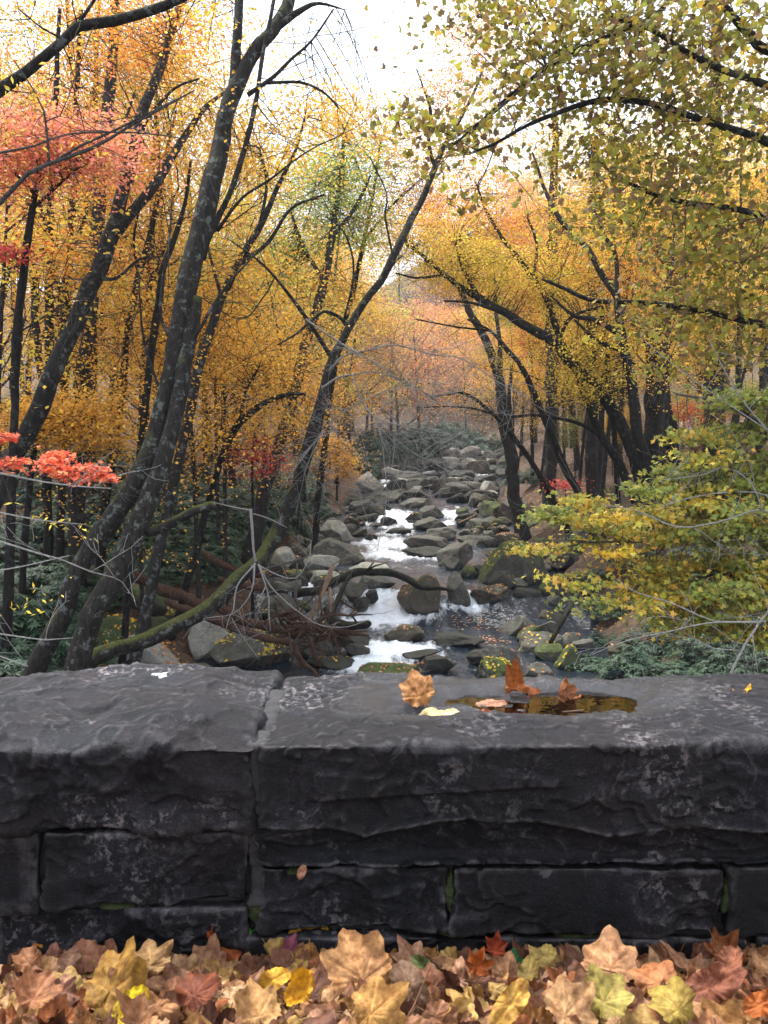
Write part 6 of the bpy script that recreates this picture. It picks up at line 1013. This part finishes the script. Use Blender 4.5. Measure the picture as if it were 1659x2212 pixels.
for i, a in enumerate([
 ('maple', 105, 2036, 66, (236, 166, 78), 'up', 'orange-yellow leaf standing upright at the left end of the drift', .2, -.2), ('sycamore', 480, 2046, 92, (182, 98, 48), 'up', 'rust-brown leaf standing up against the wall below a round lichen spot', .25, .7),
 ('sycamore', 236, 2140, 150, (176, 134, 62), 'lean', 'large olive-gold leaf lying left behind the bright yellow oval one', .25, .3), ('ovate', 281, 2174, 66, (246, 212, 40), 'lean', 'brightest lemon-yellow oval leaf at the bottom left', .2, .7), ('sycamore', 322, 2086, 86, (196, 156, 104), 'lean', 'dull tan folded leaf right of the olive-gold one', .6, .1),
 ('sycamore', 785, 2116, 160, (214, 162, 108), 'lean', 'largest pale tan sycamore leaf leaning in the middle of the drift', .2, -.4), ('ovate', 662, 2026, 70, (206, 158, 56), 'lean', 'mustard leaf lying on top under the wall, left of the largest tan leaf', .35, 1.2), ('ovate', 592, 2116, 56, (244, 190, 70), 'lean', 'small golden oval leaf left of the orange-yellow curled one', .25, 1.0),
 ('ovate', 652, 2140, 60, (244, 180, 44), 'lean', 'orange-yellow curled oval leaf in front of the largest tan leaf', .4, .5), ('maple', 626, 2052, 62, (158, 84, 104), 'lean', 'purple-pink leaf half buried beneath the mustard leaf', .3, -.6), ('sycamore', 418, 2150, 105, (134, 74, 48), 'lean', 'dark chocolate brown pointed leaf near bottom centre-left', .3, .4),
 ('ovate', 186, 2064, 78, (186, 128, 98), 'lean', 'pinkish brown oval leaf lying on its side near the left end', .35, 1.5), ('sycamore', 1318, 2092, 132, (208, 156, 110), 'lean', 'large tan toothed leaf standing highest on the right of the drift', .2, .1), ('sycamore', 1424, 2126, 100, (206, 138, 88), 'lean', 'orange-tan leaf overlapping right edge of the large toothed leaf', .25, -.3),
 ('maple', 1070, 2056, 56, (194, 88, 52), 'up', 'brick-red leaf poking up against the dark wall right of centre', .3, .2), ('sycamore', 1304, 2166, 108, (190, 174, 92), 'lean', 'yellow-green leaf in front of the large toothed leaf', .25, .6), ('sycamore', 1466, 2180, 96, (194, 168, 84), 'lean', 'yellow-green leaf at the bottom right under the orange-tan leaf', .3, -.7),
 ('ovate', 1176, 2066, 46, (218, 190, 108), 'lean', 'small straw-yellow oval leaf right of the brick-red one', .2, .9), ('ovate', 1141, 2104, 54, (146, 124, 62), 'lean', 'olive-brown leaf beside the small green sprig', .3, .2), ('lance', 926, 2096, 66, (112, 126, 74), 'lean', 'green long leaf lying between the largest tan leaf and the orange cluster', .3, -1.0),
 ('ovate', 886, 2136, 88, (150, 118, 92), 'lean', 'grey-brown leaf under the green long leaf', .3, -.5), ('lance', 1532, 2134, 116, (170, 108, 82), 'lean', 'long ribbed red-brown leaf near right end of the drift', .3, 1.3), ('ovate', 1640, 2172, 54, (208, 118, 54), 'lean', 'bright orange oval leaf at the right end of the drift', .3, 1.2),
 ('maple', 1030, 2090, 66, (202, 112, 54), 'lean', 'orange curled leaf just below the brick-red one', .6, .5), ('lance', 1102, 2170, 96, (230, 182, 88), 'lean', 'long honey-yellow leaf at the bottom right of centre', .3, .8), ('sycamore', 560, 2196, 110, (222, 172, 110), 'lean', 'sandy leaf at the very bottom below the golden oval leaf', .3, -.2),
 ('sycamore', 70, 2160, 96, (190, 132, 92), 'lean', 'salmon-brown leaf at the bottom left corner', .4, .4), ('ovate', 60, 2080, 60, (206, 150, 108), 'lean', 'pale peach leaf below the upright orange-yellow leaf', .4, -.7), ('sycamore', 1220, 2196, 120, (224, 176, 122), 'lean', 'pale peach leaf at the bottom edge left of the yellow-green pair', .25, .9),
 ('sycamore', 800, 2192, 120, (222, 170, 96), 'lean', 'golden tan leaf at the bottom edge below the largest tan leaf', .3, 1.0), ('ovate', 1580, 2085, 56, (196, 132, 100), 'lean', 'dusty pink leaf against the wall near right end of the drift', .4, .4), ('maple', 300, 2210, 80, (190, 140, 100), 'lean', 'cocoa leaf cut by the bottom edge under the lemon-yellow leaf', .4, .0)]):
    fallen(a[0], a[1], a[2], a[3], a[4], a[5], a[6], 700 + i, a[7], yaw=a[8])
def on_top(u, v, z): r = ray(u, v); return CAMP + r * ((z - CZ) / r[2])
for i, a in enumerate([('sycamore', on_top(905, 1532, .475) + np.array([0, 0, .035]), 92, (218, 158, 98), 'up', 'tan sycamore leaf standing on the wall top left of the puddle', .12, -.25), ('ovate', on_top(936, 1550, .473), 92, (250, 234, 170), 'flat', 'cream-coloured leaf lying flat at the foot of the standing sycamore leaf', .1, 1.5),
 ('sycamore', on_top(1108, 1494, .475) + np.array([0, 0, .008]), 62, (204, 126, 70), 'lean', 'curled orange-brown leaf at the back rim of the puddle', .85, .8), ('sycamore', on_top(1208, 1512, .466) + np.array([0, 0, .008]), 58, (196, 134, 92), 'edge', 'folded brown leaf standing in the puddle like a tent', .6, .1), ('maple', on_top(1240, 1508, .467), 60, (190, 112, 66), 'flat', 'crumpled rust leaf behind the tent-like folded leaf', .7, -.5),
 ('ovate', on_top(1602, 1495, .492), 36, (246, 190, 44), 'flat', 'small yellow leaf alone on the wall top at the right', .4, 1.2), ('sycamore', on_top(1120, 1535, .447), 110, (170, 76, 40), 'flat', 'sunken red-brown leaf under water in the middle of the puddle', .1, 1.0), ('sycamore', on_top(1200, 1525, .446), 120, (150, 86, 44), 'flat', 'sunken brown leaf below the tent-like leaf', .1, -.8),
 ('ovate', on_top(1030, 1556, .455), 80, (186, 104, 66), 'flat', 'wet brown leaf at the front rim of the puddle', .1, 1.5), ('ovate', on_top(1060, 1520, .4685), 60, (200, 150, 120), 'flat', 'pale pink-brown leaf floating at the left side of the puddle', .05, 1.4), ('ovate', on_top(1280, 1530, .447), 90, (128, 92, 40), 'flat', 'sunken olive-brown leaf at the right end of the puddle', .1, 1.3)]):
    fallen(a[0], 0, 0, a[2], a[3], a[4], a[5], 760 + i, a[6], pos=a[1], yaw=a[7])
p = P(652, 1884, WF - .012); fallen('ovate', 0, 0, 24, (206, 150, 120), 'up', 'tiny pinkish leaf caught in the joint under the long coping stone', 790, .2, pos=p, yaw=.4)
m2 = MB(); a = on_top(1215, 1538, .4665); tube(m2, np.array([a, a + np.array([.055, .004, .003])]), np.array([.002, .0025]), 6); solo('twig', m2, M['wood_pale'], 'short pale twig floating at the front of the puddle', 'twig', loc=a)
gm = leaf_mat('green_leaf', .3)
for (u, v, lab, n) in [(540, 2060, 'small bright green sprig growing beside the rust-brown standing leaf', 5), (1108, 2120, 'small dark green three-leaved sprig right of the orange curled leaf', 6), (790, 2208, 'green shoot at the bottom edge by the golden tan leaf', 4)]:
    b = on_drift(u, v, .01); t = thing('green_sprig', lab, 'sprig', b); sm_ = MB(); tip = b + np.array([.004, -.004, .055]); tube(sm_, np.array([b, (b + tip) / 2 + np.array([.004, 0, 0]), tip]), np.array([.0015, .0013, .001]), 5, tint=lin(70, 120, 50)); part('stem', sm_, gm, t, tint=True)
    for k in range(n):
        m2 = MB(); f = .35 + .65 * k / max(1, n - 1); an = k * 2.4 + u; put_leaf(m2, big_leaf('ovate', 900 + k, .25, 36, 4, False), b + (tip - b) * f + np.array([math.cos(an), math.sin(an), .3]) * .010, .022, np.array([math.cos(an) * .4, -.7, .6]), np.array([math.cos(an), -.2, .7]), lin(84, 156, 62) if n != 6 else lin(50, 104, 56)); part('leaf', m2, gm, t, tint=True)

# ------------------------------------------------------------------ parked car beyond the trees
def simple(name, c, rough=.4, spec=.5, metal=0):
    m, N, Lk, out = mat(name); tc = N('TexCoord').outputs['Object']; p = N('BsdfPrincipled'); Lk(mixc(N, Lk, noise_n(N, Lk, tc, 5, 4), tuple(x * .85 for x in c), c), p.inputs['Base Color']); p.inputs['Roughness'].default_value = rough; p.inputs['Specular IOR Level'].default_value = spec; p.inputs['Metallic'].default_value = metal; Lk(p.outputs[0], out.inputs[0]); return m
paint, glass, rub, alu, lampm = simple('white_car_paint', (.72, .74, .78), .25), simple('car_glass', (.10, .13, .18), .05, 1), simple('tyre_rubber', (.02, .02, .02), .8), simple('wheel_alloy', (.5, .5, .52), .35, .5, .8), simple('tail_light', (.4, .02, .02), .2)
def prism(prof, y0, y1, mb):
    n = len(prof); v = [(x, y0, z) for x, z in prof] + [(x, y1, z) for x, z in prof]; c0 = np.mean(prof, 0); v += [(c0[0], y0, c0[1]), (c0[0], y1, c0[1])]
    mb.add(v, [[i, (i + 1) % n, n + (i + 1) % n, n + i] for i in range(n)], [[(i + 1) % n, i, 2 * n] for i in range(n)] + [[n + i, n + (i + 1) % n, 2 * n + 1] for i in range(n)])
cx, cyy = P(1530, 940, 46)[:2]; cz = float(G(cx, cyy)); car = thing('parked_car', 'white car parked beyond the right bank trees, only windscreen and bonnet glimpsed', 'car', (0, 0, 0))
def arch(xc, r=.36): return [(xc - r * math.cos(a), .32 + r * math.sin(a)) for a in np.linspace(0, math.pi, 9)]
body = [(-2.15, .45), (-2.1, .32)] + arch(-1.35) + [(-.9, .26), (.9, .26)] + arch(1.35) + [(2.1, .3), (2.2, .5), (2.15, .72), (1.9, .86), (.95, .98), (-1.9, 1.0), (-2.15, .85)]
mb = MB(); prism(body, -.86, .86, mb); part('body', mb, paint, car, smooth=False)
mb = MB(); prism([(.95, .985), (.35, 1.42), (-1.1, 1.45), (-1.85, 1.005)], -.74, .74, mb); part('cabin', mb, paint, car, smooth=False)
for y0, y1 in ((-.752, -.742), (.742, .752)):
    mb = MB(); prism([(.78, 1.02), (.32, 1.36), (-.32, 1.39), (-.32, 1.02)], y0, y1, mb); part('window', mb, glass, car, smooth=False); mb = MB(); prism([(-.40, 1.02), (-.40, 1.39), (-1.08, 1.40), (-1.62, 1.04)], y0, y1, mb); part('window', mb, glass, car, smooth=False)
mb = MB(); prism([(.935, 1.01), (.375, 1.415), (.392, 1.43), (.955, 1.02)], -.66, .66, mb); part('windscreen', mb, glass, car, smooth=False)
mb = MB(); prism([(-1.80, 1.05), (-1.16, 1.43), (-1.18, 1.445), (-1.83, 1.06)], -.66, .66, mb); part('rear_window', mb, glass, car, smooth=False)
for sx_ in (-1.35, 1.35):
    for sy_ in (-.80, .80):
        mb = MB(); tube(mb, np.array([[sx_, sy_ - .10, .32], [sx_, sy_, .32], [sx_, sy_ + .10, .32]]), np.array([.31, .325, .31]), 24); w = part('wheel', mb, rub, car); mb = MB(); tube(mb, np.array([[sx_, sy_ - .115, .32], [sx_, sy_ + .115, .32]]), np.array([.2, .2]), 18); part('rim', mb, alu, w)
for y0 in (-.78, .5):
    mb = MB(); prism([(2.16, .62), (2.21, .55), (2.17, .72), (2.10, .74)], y0, y0 + .28, mb); part('headlight', mb, alu, car, smooth=False); mb = MB(); prism([(-2.17, .66), (-2.18, .84), (-2.10, .86), (-2.1, .66)], y0, y0 + .28, mb); part('tail_light', mb, lampm, car, smooth=False)
car.location = (cx, cyy, cz + .02); car.rotation_euler = (0, 0, R(200))

# ------------------------------------------------------------------ thin autumn haze
m = bpy.data.materials.new('haze_air'); m.use_nodes = True; nt = m.node_tree; nt.nodes.clear(); o_ = nt.nodes.new('ShaderNodeOutputMaterial'); pv = nt.nodes.new('ShaderNodeVolumePrincipled')
pv.inputs['Color'].default_value = (.86, .90, .97, 1); pv.inputs['Density'].default_value = .0005; pv.inputs['Anisotropy'].default_value = .2; nt.links.new(pv.outputs[0], o_.inputs['Volume'])
mb = MB(); x0, x1, y0, y1, z0, z1 = -310, 370, -70, 470, -8, 125
mb.add([(x0, y0, z0), (x1, y0, z0), (x1, y1, z0), (x0, y1, z0), (x0, y0, z1), (x1, y0, z1), (x1, y1, z1), (x0, y1, z1)], [[0, 3, 2, 1], [4, 5, 6, 7], [0, 1, 5, 4], [1, 2, 6, 5], [2, 3, 7, 6], [3, 0, 4, 7]])
solo('haze', mb, m, kind='stuff', loc=(0, 0, 0), smooth=False)
